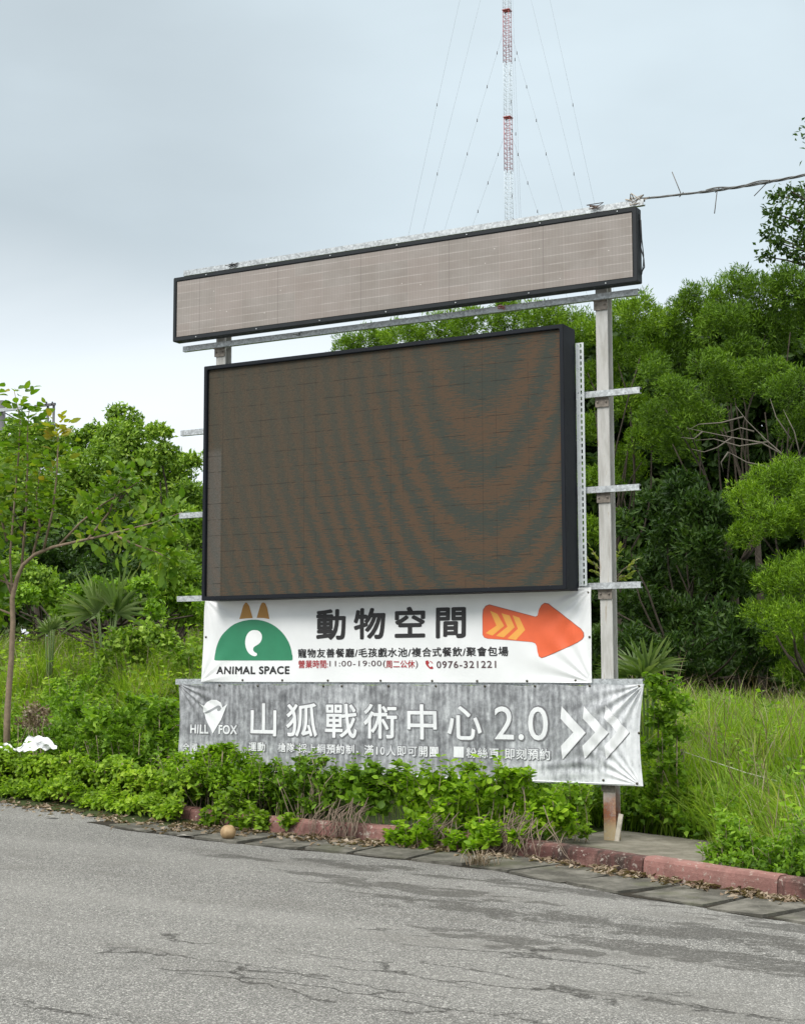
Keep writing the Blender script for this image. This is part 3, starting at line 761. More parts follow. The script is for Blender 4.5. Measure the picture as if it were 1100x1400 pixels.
# logo
dome = [(80, 560), (82, 530)]+[(406-322*math.cos(a), 545-318*math.sin(a)) for a in np.linspace(.1, math.pi-.1, 34)]+[(731, 530), (732, 560), (724, 568), (88, 568)]
logo = link('logo', poly_geo([W2(dome, 280, 810, 6.11)], surf_w, .0022), GREEN, wb)
ear1 = [(292, 222), (322, 115), (340, 85), (352, 85), (372, 112), (400, 214), (350, 216)]; ear2 = [(433, 212), (462, 112), (476, 86), (490, 84), (505, 92), (522, 130), (540, 222), (490, 214)]
link('ear', poly_geo([W2(ear1, 280, 810, 6.11)], surf_w, .0022), OCHRE, logo)
link('ear', poly_geo([W2(ear2, 280, 810, 6.11)], surf_w, .0022), OCHRE, logo)
tail = [(410, 313), (450, 318), (476, 350), (476, 392), (455, 428), (425, 445), (407, 458), (402, 480), (415, 500), (436, 508), (436, 526), (418, 534), (392, 527), (362, 502), (344, 462), (338, 420), (345, 375), (362, 340), (384, 320)]
link('tail_mark', poly_geo([smooth_poly(W2(tail, 280, 810, 6.11), 2)], surf_w, .0034), WHITE, logo)
# arrow
arrow = [(413, 150), (417, 112), (434, 88), (458, 80), (600, 118), (738, 154), (752, 148), (760, 112), (775, 84), (795, 70), (820, 74), (920, 150), (1018, 226), (1036, 252), (1038, 275), (1028, 294), (1000, 314), (900, 360), (800, 402), (778, 408), (762, 398), (754, 372), (748, 336), (738, 318), (718, 310), (580, 298), (445, 289), (424, 282), (414, 266)]
arr = link('arrow', poly_geo([W2(arrow, 570, 810, 4.583)], surf_w, .0042), ORANGE, wb)
cxa, cya = 700, 225
link('arrow_rim', poly_geo([W2([(cxa+(a-cxa)*1.012, cya+(b-cya)*1.025-1.5) for a, b in arrow], 570, 810, 4.583)], surf_w, .0030), EDGE, arr)
for ch in ([(460, 115), (505, 135), (548, 210), (475, 270), (432, 255), (500, 208)], [(530, 130), (580, 145), (612, 218), (545, 282), (497, 272), (568, 215)], [(598, 143), (640, 158), (676, 235), (620, 298), (570, 288), (632, 228)]):
    link('chevron', poly_geo([W2(ch, 570, 810, 4.583)], surf_w, .0056), AMBER, arr)
def letters(root, body, ul, ur, vt, vb, surf, y, mat, bold=0.0, spacing=1.0, lift=.0028, name='lettering', vt2=None, vb2=None):
    vt2 = vt if vt2 is None else vt2; vb2 = vb if vb2 is None else vb2
    z1 = (Z(ul, vt, y)+Z(ur, vt2, y))/2; z0 = (Z(ul, vb, y)+Z(ur, vb2, y))/2
    return link(name, text_geo(body, X(ul, vb, y), X(ur, vb2, y), z0, z1, surf, lift, bold, spacing), mat, root)
letters(wb, '動物空間', 433.5, 635.5, 832.6, 873.4, surf_w, YW, BLACK, .030, 1.42, vt2=830.2, vb2=872.0)
letters(wb, '寵物友善餐廳/毛孩戲水池/複合式餐飲/聚會包場', 407.5, 694.8, 886.2, 898.6, surf_w, YW, BLACK, .022, 1.10, vt2=885, vb2=897.6)
letters(wb, '營業時間:', 407.8, 448.0, 902.6, 913.4, surf_w, YW, RED, .016, 1.0)
letters(wb, '11:00-19:00(', 450.5, 527.0, 903.2, 913.4, surf_w, YW, DKRED, .004, 1.12)
letters(wb, '周二公休', 527.6, 566.5, 902.8, 913.2, surf_w, YW, RED, .016, 1.0)
letters(wb, ')', 567.5, 570.6, 903.0, 914.0, surf_w, YW, DKRED, .004, 1.0)
letters(wb, '0976-321221', 596.4, 678.2, 903.8, 913.2, surf_w, YW, DKRED, .016, 1.14)
letters(wb, 'ANIMAL SPACE', 296.8, 395.4, 911.4, 921.4, surf_w, YW, BLACK, .034, 1.08, vt2=911.2, vb2=921.2)
phone = [(50, 430), (64, 424), (74, 440), (66, 452), (78, 468), (92, 462), (100, 474), (92, 480), (76, 478), (60, 462), (50, 446)]
link('phone_mark', poly_geo([W2(phone, 570, 810, 4.583), W2([(76, 428), (90, 434), (97, 446), (93, 447), (86, 437), (76, 432)], 570, 810, 4.583)], surf_w, .0028), RED, wb)
MEYE = simple('brass_eyelet', (.10, .09, .07), .4, .7)
def eyelets(root, pts, surf):
    for (u, v) in pts:
        x, z = X(u, v, YW), Z(u, v, YW); y = float(surf(x, z))
        mb = MB(); mb.tube([(x, y-.006, z), (x, y+.002, z)], .011, 10); mb.build('eyelet', MEYE, root)
eyelets(wb, [(805.5, 871), (282, 871), (332, 929.8), (386, 930), (448, 930.3), (520, 930.6), (590, 930.8), (652, 931), (720, 931), (786, 930.6), (803, 810)], surf_w)

# ---- grey banner
YG = .250
gTL, gTR, gBR, gBL = [(X(u, v, YG), Z(u, v, YG)) for u, v in ((243.5, 934.5), (879.5, 935.5), (878.5, 1075), (241.5, 1052))]
def surf_g(x, z):
    x = np.asarray(x, float); z = np.asarray(z, float)
    h = (z-gBL[1])/(gTL[1]-gBL[1])
    y = YG-.004+.0030*np.sin(x*5.2+.4)+.0006*np.sin(x*104)+.003*np.sin(x*17+z*2)*h+.004*np.sin(z*7.5+x*.8)
    y = y+.012*np.sin(x*2*np.pi/.66+1.2)*np.clip(h-.45, 0, 1)**2*2.2
    y = y+fold(x, z, gTL[0], gTL[1], .017, 24, .2, .42, -.6, .55)
    y = y+fold(x, z, gTR[0], gTR[1], .020, 22, 1.0, .58, -2.3, .62)
    y = y+fold(x, z, gBR[0]-.02, gBR[1], .012, 26, .4, .48, 2.5, .5)
    y = y+.006*np.sin(z*62+np.sin(x*6)*1.5)*np.exp(-((x-gBR[0]+.62)/.35)**2)*np.exp(-((h-.16)/.13)**2)
    return y+.006
def grey_vinyl():
    t = NT('faded_grey_vinyl').set(.55, 0, .3); p = t.wco()
    s = t.noise(t.mapping(p, scale=(1, 1, .10)), 7, 6, .68); f = t.noise(t.mapping(p, scale=(1, 1, .22)), 34, 5, .7); b = t.noise(p, 1.5, 4, .55, .6); m_ = t.noise(p, 12, 5, .7)
    sx = t.n('ShaderNodeSeparateXYZ'); t.l(p, sx.inputs[0])
    st = t.math('SINE', t.math('MULTIPLY', sx.outputs[0], 104.0))
    v = t.math('ADD', t.math('MULTIPLY', s, .32), t.math('MULTIPLY', f, .38)); v = t.math('ADD', v, .165); v = t.math('ADD', v, t.math('MULTIPLY', st, .028))
    v = t.math('ADD', v, t.math('MULTIPLY', t.math('SUBTRACT', b, .5), .55)); v = t.math('ADD', v, t.math('MULTIPLY', t.math('SUBTRACT', m_, .5), .50))
    # bleached towards the free edges: right end and hem
    v = t.math('ADD', v, t.rng(sx.outputs[0], gTR[0]-1.1, gTR[0]-.1, 0, .13))
    v = t.math('ADD', v, t.rng(sx.outputs[2], gBL[1], gBL[1]+.22, .10, 0))
    c = t.ramp(v, [(.28, (.075, .078, .085)), (.43, (.185, .19, .20)), (.55, (.33, .34, .355)), (.68, (.56, .575, .59)), (.85, (.70, .715, .73))])
    t.color(c); t.bump(t.noise(p, 180, 2), .05, .002); return t.m
gb = empty('printed_banner', ((gTL[0]+gTR[0])/2, YG, gBL[1]), 'faded grey wrinkled banner with white lettering and white chevrons, lowest on the frame', 'banner')
gsc = lambda S: .014*np.abs(np.sin(np.pi*(S*9.6+.1)))**1.5*(1-np.exp(-(np.minimum(S, 1-S)/.03)**2))
GRIDX = GRIDZ = .016
banner_sheet(gb, [gTL, gTR, gBR, gBL], surf_g, YG, n=(620, 120), scallop=gsc, mats=grey_vinyl(), bow=(.03, .035))
def worn_ink(name, lo, k):
    t = NT(name).set(.55, 0, .3); p = t.wco(); n1 = t.noise(t.mapping(p, scale=(1, 1, .2)), 24, 5, .7); n2 = t.noise(p, 5, 5, .7)
    v = t.math('ADD', t.math('MULTIPLY', n1, .5), t.math('MULTIPLY', n2, .5)); t.color(t.mix(t.rng(v, .42, .62, 0, k), (.74, .75, .76), lo)); return t.m
GWH = worn_ink('faded_white_ink', (.52, .53, .55), .45); GWH2 = worn_ink('worn_small_ink', (.40, .41, .43), .7); GSH = inkm('smoky_grey_ink', (.16, .16, .17))
def gtext(body, ul, ur, vt, vb, bold, spacing=1.0, sh=.02, vt2=None, vb2=None):
    o = letters(gb, body, ul, ur, vt, vb, surf_g, YG, GWH2 if sh < .015 else GWH, bold, spacing, .0056, vt2=vt2, vb2=vb2)
    k = .9
    q = letters(gb, body, ul-k+.5, ur+k+.3, vt-k, vb+k, surf_g, YG, GSH, bold+sh, spacing, .0028, name='letter_shadow',
                vt2=None if vt2 is None else vt2-k, vb2=None if vb2 is None else vb2+k)
    q.parent = o; q.location = (0, 0, 0)
gtext('山狐戰術中心', 343.5, 658.0, 961.5, 1006.5, .012, 1.36, vt2=964.0, vb2=1011.5)
gtext('2.0', 676.4, 748.6, 966.3, 1011.6, .004, 1.05)
gtext('HILL', 261, 285, 991, 1002.4, .03, 1.05, .01); gtext('FOX', 299.6, 324, 991.6, 1003.4, .03, 1.05, .01)
gtext('全國', 250.5, 270, 1016, 1026.5, .02, 1.1, .012); gtext('運動', 341, 363, 1015, 1027, .02, 1.1, .012)
gtext('槍隊', 380.5, 403, 1016, 1028, .02, 1.1, .012); gtext('採上網預約制，', 408, 490, 1017.5, 1030.5, .02, 1.1, .012)
gtext('滿10人即可開團', 498.5, 598.5, 1019.5, 1033.5, .02, 1.15, .012); gtext('粉絲頁', 637.5, 682, 1022.5, 1036.5, .02, 1.1, .012); gtext('即刻預約', 690, 751, 1023.5, 1038.5, .02, 1.1, .012)
link('square_mark', poly_geo([W2([(825, 461), (889, 463), (889, 531), (825, 529)], 440, 920, 4.583, YG)], surf_g, .0062), GWH, gb)
for ch in ([(555, 275), (562, 200), (705, 360), (565, 520), (555, 440), (630, 358)], [(690, 275), (695, 200), (842, 360), (697, 518), (685, 440), (765, 358)], [(818, 270), (825, 195), (968, 358), (828, 518), (818, 440), (893, 356)]):
    c_ = link('chevron', poly_geo([W2(ch, 640, 920, 4.4, YG)], surf_g, .0070), GWH, gb)
    q_ = link('chevron_shadow', poly_geo([W2([(700+(a-700)*1.02+1, 358+(b-358)*1.02+1) if False else (a+3, b+3) for a, b in ch], 640, 920, 4.4, YG)], surf_g, .0048), GSH, c_)
fox = [(225, 252), (229, 228), (203, 198), (236, 216), (252, 190), (284, 175), (318, 177), (344, 194), (355, 226), (386, 202), (370, 242), (358, 275), (345, 310), (320, 350), (294, 396), (268, 345), (246, 302), (236, 268)]
lg = link('logo', poly_geo([W2(fox, 230, 920, 4.783, YG)], surf_g, .0062), GWH, gb)
sw = [(228, 262), (262, 247), (300, 225), (325, 212), (340, 216), (346, 232), (338, 246), (325, 250), (318, 240), (326, 228), (306, 238), (276, 256), (246, 266), (356, 262), (357, 270), (234, 272)]
link('swirl', poly_geo([W2(sw[:13], 230, 920, 4.783, YG)], surf_g, .0078), inkm('logo_grey_ink', (.26, .27, .28)), lg)
eyelets(gb, [(246, 937.5), (301, 937), (354, 937.5), (443, 938), (468, 938), (532, 938), (597, 938), (664, 938), (731, 938), (806, 937.5), (874, 938), (873.5, 1002), (825, 1066.5), (245, 992), (871, 1071)], surf_g)
mb = MB()       # rolled hem along the lower edge
hem = [(gBL[0]+(gBR[0]-gBL[0])*t_, 0, gBL[1]+(gBR[1]-gBL[1])*t_) for t_ in np.linspace(.005, .985, 60)]
mb.tube([(a, float(surf_g(a, c))-.003, c+.012) for a, _, c in hem], .0055, 5); mb.build('hem', GWH, gb)

# ================================================================== VEGETATION
RNG = np.random.default_rng(11)
MBARK = simple('grey_brown_bark', (.05, .041, .032), .9, 0, .4, 14, .15)
MPALE = simple('pale_bark', (.13, .115, .095), .85, 0, .25, 10, .2)
MDEAD = simple('dry_stalk', (.30, .24, .17), .9, 0, .35, 20, .15)
L_ACA = leaf_mat('acacia_leaf', [(0.0255, 0.0559, 0.0055), (0.0606, 0.1231, 0.0095), (0.1161, 0.2116, 0.0162), (0.1971, 0.3168, 0.028)])
L_ACB = leaf_mat('bright_acacia_leaf', [(0.0357, 0.0792, 0.005), (0.0861, 0.1659, 0.0085), (0.1548, 0.272, 0.0146), (0.2588, 0.3909, 0.027)])
L_DRK = leaf_mat('dark_tree_leaf', [(0.0131, 0.0328, 0.0064), (0.0262, 0.059, 0.0104), (0.0459, 0.0918, 0.016), (0.0819, 0.1365, 0.0256)])
L_BRD = leaf_mat('broadleaf', [(0.0468, 0.0983, 0.0117), (0.111, 0.2036, 0.0192), (0.206, 0.3322, 0.0325), (0.3993, 0.5221, 0.1027)])
L_SAP = leaf_mat('sapling_leaf', [(0.055, 0.125, 0.012), (0.095, 0.185, 0.016), (0.14, 0.235, 0.02), (0.215, 0.265, 0.028)], .45)
L_TIP = leaf_mat('young_tip_leaf', [(0.17, 0.23, 0.02), (0.25, 0.26, 0.03), (0.3, 0.22, 0.035)], .45)
L_VIN = leaf_mat('vine_leaf', [(0.0684, 0.1303, 0.0111), (0.1443, 0.2495, 0.0175), (0.2446, 0.3876, 0.0287), (0.3966, 0.5264, 0.055)], .4)
L_WEE = leaf_mat('weed_leaf', [(0.0649, 0.1382, 0.0068), (0.1377, 0.2594, 0.011), (0.2204, 0.3827, 0.0178), (0.3398, 0.5, 0.0347)], .42)
L_MED = leaf_mat('shrub_leaf', [(0.0494, 0.1117, 0.009), (0.1066, 0.2096, 0.0155), (0.1847, 0.3284, 0.0252), (0.3043, 0.4511, 0.0488)], .38)
L_GRS = leaf_mat('grass_blade', [(0.1064, 0.1815, 0.0176), (0.168, 0.2805, 0.0256), (0.2408, 0.3685, 0.0384), (0.4032, 0.44, 0.112)], .4)
L_PLM = leaf_mat('palm_blade', [(0.07, 0.12, 0.035), (0.115, 0.18, 0.055), (0.17, 0.235, 0.09), (0.28, 0.33, 0.17)], .3)
L_YEL = leaf_mat('pale_yellow_leaf', [(.20, .25, .06), (.30, .33, .10), (.42, .42, .17)], .4)
L_DRY = leaf_mat('dry_leaf', [(.09, .065, .04), (.17, .12, .08), (.26, .20, .14), (.40, .34, .27)], .15)

def tree(name, label, lumps, y, mat, base_px, L, Wd, dens, seed, bark=MBARK, trunk_r=.085, group=None, cat='tree', big=False, lump=.2, pale=(), sub=5, zlo=-.75, upb=.35, jit=.5, flat=.9):
    dens *= 1.6
    """lumps: (px, py, r_px[, dy]); a trunk with limbs running to every clump"""
    rng = np.random.default_rng(seed)
    b = on_y(base_px, 930, y); base = np.array([b[0], y, float(tz(b[0], y))])
    root = empty(name, base, label, cat, group)
    parts = []; mb = MB(); cents = []
    for q in lumps:
        dy = q[3] if len(q) > 3 else rng.uniform(-1.2, 1.2)
        c = on_y(q[0], q[1], y+dy); r = q[2]*depth_at(y+dy, q[0])/F; cents.append((c, r))
        n = int(dens*r*r)
        parts.append(lump_leaves(rng, c, r*.86, int(n*.45), L, Wd, lump, big=big, zlo=zlo, upb=upb, jit=jit, flat=flat))
        for _ in range(sub):                       # smaller knobs on its surface
            d = unit(rng.normal(size=3)); d[2] = abs(d[2])*.9-.15; rr = r*rng.uniform(.38, .6)
            parts.append(lump_leaves(rng, c+unit(d)*r*.72*np.array([1, 1, flat]), rr, int(n*.6/sub), L, Wd, lump, big=big, zlo=zlo, upb=upb, jit=jit, flat=flat))
    top = max(c[2] for c, _ in cents); mean = np.mean([c for c, _ in cents], 0)
    fork = np.array([base[0]*.6+mean[0]*.4, y, base[2]+(mean[2]-base[2])*.45])
    pts = [base-np.array([0, 0, .3]), base*.6+fork*.4+rng.normal(size=3)*.06, fork]
    mb.tube(pts, [trunk_r*1.25, trunk_r, trunk_r*.85], 8)
    for c, r in cents: limb(mb, fork+rng.normal(size=3)*.05, fork+(c-fork)*.86-np.array([0, 0, r*.25]), trunk_r*.34, .014, rng, .10)
    mb.build('trunk', bark, root)
    V, T = cat_meshes(parts)
    npmesh('crown', V, T, mat, root)
    if pale:
        mb = MB()
        for chain in pale:
            P = [on_y(u, v, y-1.6) for u, v in chain]
            rads = np.linspace(.018, .004, len(P)); mb.tube(P, list(rads), 6)
        mb.build('bare_branch', MPALE, root)
    return root

GA = 'acacia trees behind the sign'
# --- far woodland that closes the gaps
def woodland():
    rng = np.random.default_rng(5); parts = []
    for u in range(360, 1240, 24):
        top = np.interp(u, [360, 440, 520, 800, 900, 1000, 1240], [760, 560, 520, 480, 470, 450, 440])
        for v in np.arange(top, 935, 34):
            y = 27+rng.uniform(-2, 2); c = on_y(u+rng.uniform(-14, 14), v+rng.uniform(-12, 12), y); r = 34*depth_at(y, u)/F
            parts.append(lump_leaves(rng, c, r, 260, .34, .085, .2, shell=.6, zlo=-.9, jit=.8))
    for u in range(-60, 360, 30):
        for v in np.arange(700, 900, 36):
            y = 22+rng.uniform(-2, 2); c = on_y(u+rng.uniform(-14, 14), v+rng.uniform(-12, 12), y); r = 34*depth_at(y, u)/F
            parts.append(lump_leaves(rng, c, r, 220, .32, .085, .2, shell=.6, zlo=-.9, jit=.8))
    V, T = cat_meshes(parts); o = npmesh('woodland', V, T, L_DRK)
    tag(o, 'dark wood closing the view behind the trees', 'woodland', kind='stuff')
woodland()
tree('acacia_tree', 'low bright green treetop seen between the two display boards', [(470, 480, 26), (505, 470, 32), (550, 462, 34), (600, 452, 36), (650, 448, 38), (700, 440, 36), (745, 440, 36), (780, 452, 34), (640, 500, 50), (560, 510, 45), (720, 500, 45)], 24, L_ACB, 640, .135, .013, 3600, 21, group=GA)
tree('acacia_tree', 'bright green acacia directly behind and right of the taller grey post', [(800, 460, 30), (812, 520, 30), (845, 440, 32), (880, 432, 34), (905, 452, 34), (855, 490, 36), (890, 492, 34), (812, 590, 30), (860, 556, 34), (880, 600, 32), (815, 660, 30), (850, 640, 36), (808, 730, 28)], 21, L_ACB, 840, .125, .012, 4200, 22, group=GA)
tree('acacia_tree', 'tallest acacia whose rounded top reaches highest at the right', [(935, 440, 36), (958, 412, 34), (1000, 400, 38), (1045, 405, 38), (1085, 398, 40), (1125, 410, 44), (985, 450, 42), (1040, 455, 45), (1090, 455, 45), (935, 490, 36), (1150, 460, 50), (1010, 490, 36)], 22, L_ACA, 1040, .125, .012, 4200, 23, group=GA)
tree('acacia_tree', 'greyish green acacia with bare pale branches showing in its middle', [(893, 512, 30), (925, 540, 34), (965, 505, 34), (1000, 530, 38), (1050, 520, 38), (1090, 540, 40), (905, 570, 36), (950, 575, 36), (1130, 560, 50), (1085, 590, 30), (930, 615, 32)], 18.5, L_ACA, 1010, .115, .011, 4600, 24, group=GA,
     pale=[[(1100, 640), (1070, 622), (1045, 600), (1020, 575), (1005, 555)], [(1075, 625), (1040, 605), (1000, 598), (960, 590), (938, 585)], [(1050, 604), (1010, 610), (975, 600), (950, 602)], [(1095, 632), (1085, 590), (1070, 560)], [(1060, 640), (1020, 632), (995, 618)], [(1015, 570), (985, 578), (955, 580), (940, 588)], [(960, 590), (948, 600), (930, 598)], [(1000, 598), (980, 612), (962, 618), (945, 614)], [(1030, 590), (1012, 585), (990, 592)], [(995, 618), (985, 632), (988, 645)], [(1080, 600), (1060, 570), (1052, 545)]])
tree('acacia_tree', 'light green puffy acacia crown at right edge above a lower one', [(1020, 690, 34), (1048, 662, 36), (1085, 655, 40), (1125, 670, 48), (1055, 715, 38), (1095, 708, 40), (1020, 735, 26), (1140, 730, 46)], 14.5, L_ACB, 1120, .10, .0095, 6500, 25, group=GA)
tree('acacia_tree', 'lowest light green acacia clump at right edge over the grass slope', [(1062, 800, 32), (1090, 782, 34), (1125, 800, 46), (1045, 838, 28), (1080, 850, 36), (1110, 880, 40), (1090, 920, 30), (1140, 930, 44), (1065, 880, 22)], 12.5, L_ACB, 1130, .095, .009, 7000, 26, group=GA)
tree('dark_tree', 'dark leafy tree in the hollow between post and light clumps', [(905, 690, 34), (935, 672, 32), (960, 700, 38), (915, 735, 34), (955, 748, 40), (990, 720, 30), (900, 780, 34), (940, 800, 40), (985, 790, 40), (1015, 800, 30)], 17, L_DRK, 950, .17, .026, 1900, 27, cat='tree', group='dark trees in the hollow')
tree('dark_tree', 'lower dark tree rising just above the grass right of the post', [(870, 830, 34), (905, 845, 36), (945, 855, 40), (990, 850, 40), (1020, 870, 34), (880, 885, 36), (930, 895, 36), (980, 898, 36), (900, 918, 22), (940, 922, 22), (985, 922, 22), (1025, 915, 26), (1055, 905, 24), (1085, 925, 24), (1040, 880, 26), (815, 880, 30), (812, 810, 26), (855, 770, 26), (850, 720, 26)], 15, L_DRK, 930, .16, .025, 1900, 28, cat='tree', group='dark trees in the hollow')
# --- left broadleaf trees
GB = 'broadleaf trees on the left'
tree('broadleaf_tree', 'broadleaf tree with the highest pointed top left of the screen', [(170, 572, 22), (158, 600, 28), (185, 605, 28), (140, 632, 32), (178, 640, 36), (205, 640, 28), (120, 660, 32), (160, 680, 38), (200, 680, 34), (130, 700, 34)], 11, L_BRD, 165, .105, .027, 4200, 31, group=GB, lump=.28, jit=.8)
tree('broadleaf_tree', 'bushy broadleaf tree closest to the left edge of the screen', [(218, 592, 18), (214, 625, 26), (245, 640, 26), (235, 668, 30), (262, 680, 26), (262, 632, 16), (215, 705, 30), (250, 715, 32), (272, 745, 28), (225, 750, 32), (262, 785, 28), (290, 700, 30), (290, 780, 30)], 9.5, L_BRD, 245, .10, .026, 4500, 32, group=GB, lump=.28, jit=.8)
tree('broadleaf_tree', 'broadleaf tree behind the slender sapling at the left edge', [(58, 602, 24), (98, 612, 26), (128, 600, 22), (20, 600, 26), (30, 625, 34), (65, 628, 32), (95, 650, 34), (50, 670, 38), (10, 665, 36), (85, 695, 36), (35, 715, 38), (-15, 640, 40), (-20, 710, 40), (115, 720, 30)], 12, L_BRD, 45, .105, .027, 4200, 33, group=GB, lump=.28, jit=.8)
tree('dark_shrub', 'deep green undergrowth shrub behind the spiky palm', [(105, 800, 24), (150, 812, 26), (190, 815, 24), (128, 832, 22), (170, 842, 22), (205, 840, 20), (60, 815, 22), (20, 820, 24), (120, 745, 34), (160, 735, 34), (195, 750, 32), (90, 775, 32), (135, 785, 34), (180, 790, 32), (215, 795, 30), (245, 815, 28), (60, 760, 30), (265, 830, 24), (20, 770, 34)], 8.0, L_DRK, 150, .10, .026, 3600, 34, cat='shrub', lump=.28, jit=.8)

tree('broadleaf_shrub', 'fresh green leafy shrub low beside the screen corner rail', [(235, 770, 26), (262, 795, 24), (220, 800, 26), (250, 825, 22), (205, 830, 20), (268, 845, 16), (195, 790, 22), (240, 850, 18)], 6.6, L_BRD, 238, .095, .026, 4200, 35, cat='shrub', lump=.28, jit=.8, trunk_r=.03)
tree('broadleaf_shrub', 'rounded mid green shrub at the left edge above the grass', [(20, 780, 28), (55, 790, 26), (90, 805, 24), (-15, 790, 30), (115, 800, 22), (40, 815, 24), (80, 830, 20), (0, 825, 26)], 7.0, L_BRD, 45, .095, .026, 4000, 36, cat='shrub', lump=.28, jit=.8, trunk_r=.03)
tree('bank_shrub', 'row of mid green bushes along the top of the left grass bank', [(70, 812, 22), (105, 820, 22), (132, 806, 20), (165, 812, 22), (197, 808, 22), (226, 812, 22), (256, 820, 20), (282, 830, 16), (35, 815, 20), (5, 822, 22), (150, 838, 18), (210, 838, 18), (90, 840, 18)], 5.9, L_MED, 170, .095, .026, 4200, 37, cat='shrub', lump=.3, jit=.85, trunk_r=.02)
# --- overhanging tree at the right edge, trunk outside the picture
def edge_tree():
    rng = np.random.default_rng(41); y = 2.2
    b = on_y(1290, 930, y); base = np.array([b[0], y, float(tz(b[0], y))]); root = empty('ficus_tree', base, 'dark small-leaved branches hanging in at the upper right edge', 'tree')
    mb = MB(); k = depth_at(y, 1200)/F
    hub = on_y(1255, 420, y); mb.tube([base-np.array([0, 0, .3]), base*.5+hub*.5+np.array([.06, .05, 0]), hub], [.17, .13, .10], 8)
    parts = []
    twigs = [(1048, 350), (1062, 330), (1050, 318), (1056, 290), (1062, 268), (1080, 262), (1078, 345), (1095, 330), (1090, 290), (1105, 310), (1070, 305), (1100, 270), (1098, 352),
             (1106, 172), (1106, 190), (1128, 330), (1140, 290), (1175, 215), (1190, 165), (1168, 260), (1165, 320), (1180, 180), (1200, 260), (1190, 340), (1220, 200), (1240, 300), (1260, 170), (1290, 240), (1270, 330), (1310, 300), (1330, 200), (1230, 130), (1290, 130), (1350, 270)]
    for (u, v) in twigs:
        dy = rng.uniform(-.35, .35) if u < 1130 else rng.uniform(-.9, .9)
        c = on_y(u, v, y+dy)
        st = hub+(on_y(min(1255, u+110), v+25, y+dy*.3)-hub)*.75
        limb(mb, hub, st, .05, .02, rng, -.05, 4); limb(mb, st, c, .02, .005, rng, .08, 5)
        r = (14 if u < 1110 else 38)*k; n = (26 if v < 200 else 70) if u < 1110 else 420
        P = c+rng.normal(size=(n, 3))*r*.5*np.array([1.15, 1, .8]); D = rng.normal(size=(n, 3))+np.array([-.3, 0, -.1])
        parts.append(leaves(rng, P, D, .062*rng.uniform(.7, 1.25, n), .017, .15, .1))
    mb.build('trunk', MBARK, root)
    V, T = cat_meshes(parts); npmesh('crown', V, T, L_DRK, root)
edge_tree()

# --- slender sapling with broad leaves at the left edge
def sapling():
    rng = np.random.default_rng(51); y = 1.15
    P = lambda u, v, dy=0.0: on_y(u, v, y+dy)
    base = P(11, 1003); base[2] = min(base[2], float(tz(base[0], y))+.05)
    root = empty('sapling', base, 'slender leaning sapling with big soft leaves at the far left', 'tree')
    mb = MB()
    trunk = [base-np.array([0, 0, .2]), P(10, 985), P(12, 950), P(16, 900), P(18, 850), P(17, 818), P(24, 790), P(32, 772), P(48, 758), P(72, 748), P(98, 742, -.1)]
    mb.tube(trunk, [.042, .039, .035, .033, .031, .029, .026, .024, .021, .018, .014], 8)
    stems = [[P(18, 830), P(14, 760), P(20, 690), P(26, 620), P(28, 575), P(20, 535)], [P(30, 775), P(36, 700), P(38, 640), P(38, 590), P(40, 560)],
             [P(60, 752), P(72, 700), P(78, 650), P(80, 600), P(78, 585)], [P(98, 742, -.1), P(130, 735, -.2), P(170, 725, -.2), P(210, 715, -.25), P(250, 700, -.3)],
             [P(80, 747), P(110, 715), P(140, 690), P(170, 672), P(195, 655)], [P(17, 815), P(0, 770), P(-20, 720), P(-40, 660)], [P(20, 800), P(-10, 790), P(-45, 770)],
             [P(120, 738, -.2), P(150, 700), P(160, 670), P(168, 645)], [P(45, 760), P(55, 720), P(50, 680), P(56, 640)], [P(150, 728, -.2), P(185, 745, -.3), P(215, 755, -.3), P(232, 765, -.3)], [P(17, 840), P(-8, 830), P(-30, 850)], [P(10, 740), P(-5, 680), P(-8, 620)]]
    for s_ in stems: mb.tube(s_, list(np.linspace(.016, .004, len(s_))), 6)
    mb.build('trunk', simple('sapling_bark', (.20, .15, .105), .8, 0, .3, 18, .2), root)
    LP, LD, LL = [], [], []; tips = []
    for si, s_ in enumerate(stems):
        S = np.array([np.array(q) for q in s_]); seg = np.linspace(0, 1, 26 if si not in (1, 2) else 30)
        for t_ in seg[3:]:
            f = t_*(len(S)-1); i = min(int(f), len(S)-2); p = S[i]+(S[i+1]-S[i])*(f-i)
            ax = unit(S[i+1]-S[i])
            for _ in range(6 if t_ > .3 else 4):
                d = rng.normal(size=3); d -= ax*np.dot(d, ax); d = unit(d)*.9+ax*.35+np.array([0, -.1, .05])
                pet = unit(d)*rng.uniform(.02, .24)
                (tips if (si == 2 and t_ > .62) or (rng.random() < .05) else LP).append(p+pet) if False else None
                if (si == 2 and t_ > .70) or rng.random() < .03: tips.append((p+pet, d))
                else: LP.append(p+pet); LD.append(d)
    LP = np.array(LP); LD = np.array(LD); n = len(LP)
    V, T = bigleaves(rng, LP, LD, .128*rng.uniform(.5, 1.25, n), .040*rng.uniform(.75, 1.2, n), .16, .28)
    cr = npmesh('crown', V, T, L_SAP, root, smooth=True)
    tp = np.array([q[0] for q in tips]); td = np.array([q[1] for q in tips]); n = len(tp)
    V, T = bigleaves(rng, tp, td, .12*rng.uniform(.6, 1.2, n), .034, .16, .2); npmesh('young_leaves', V, T, L_TIP, cr)
sapling()

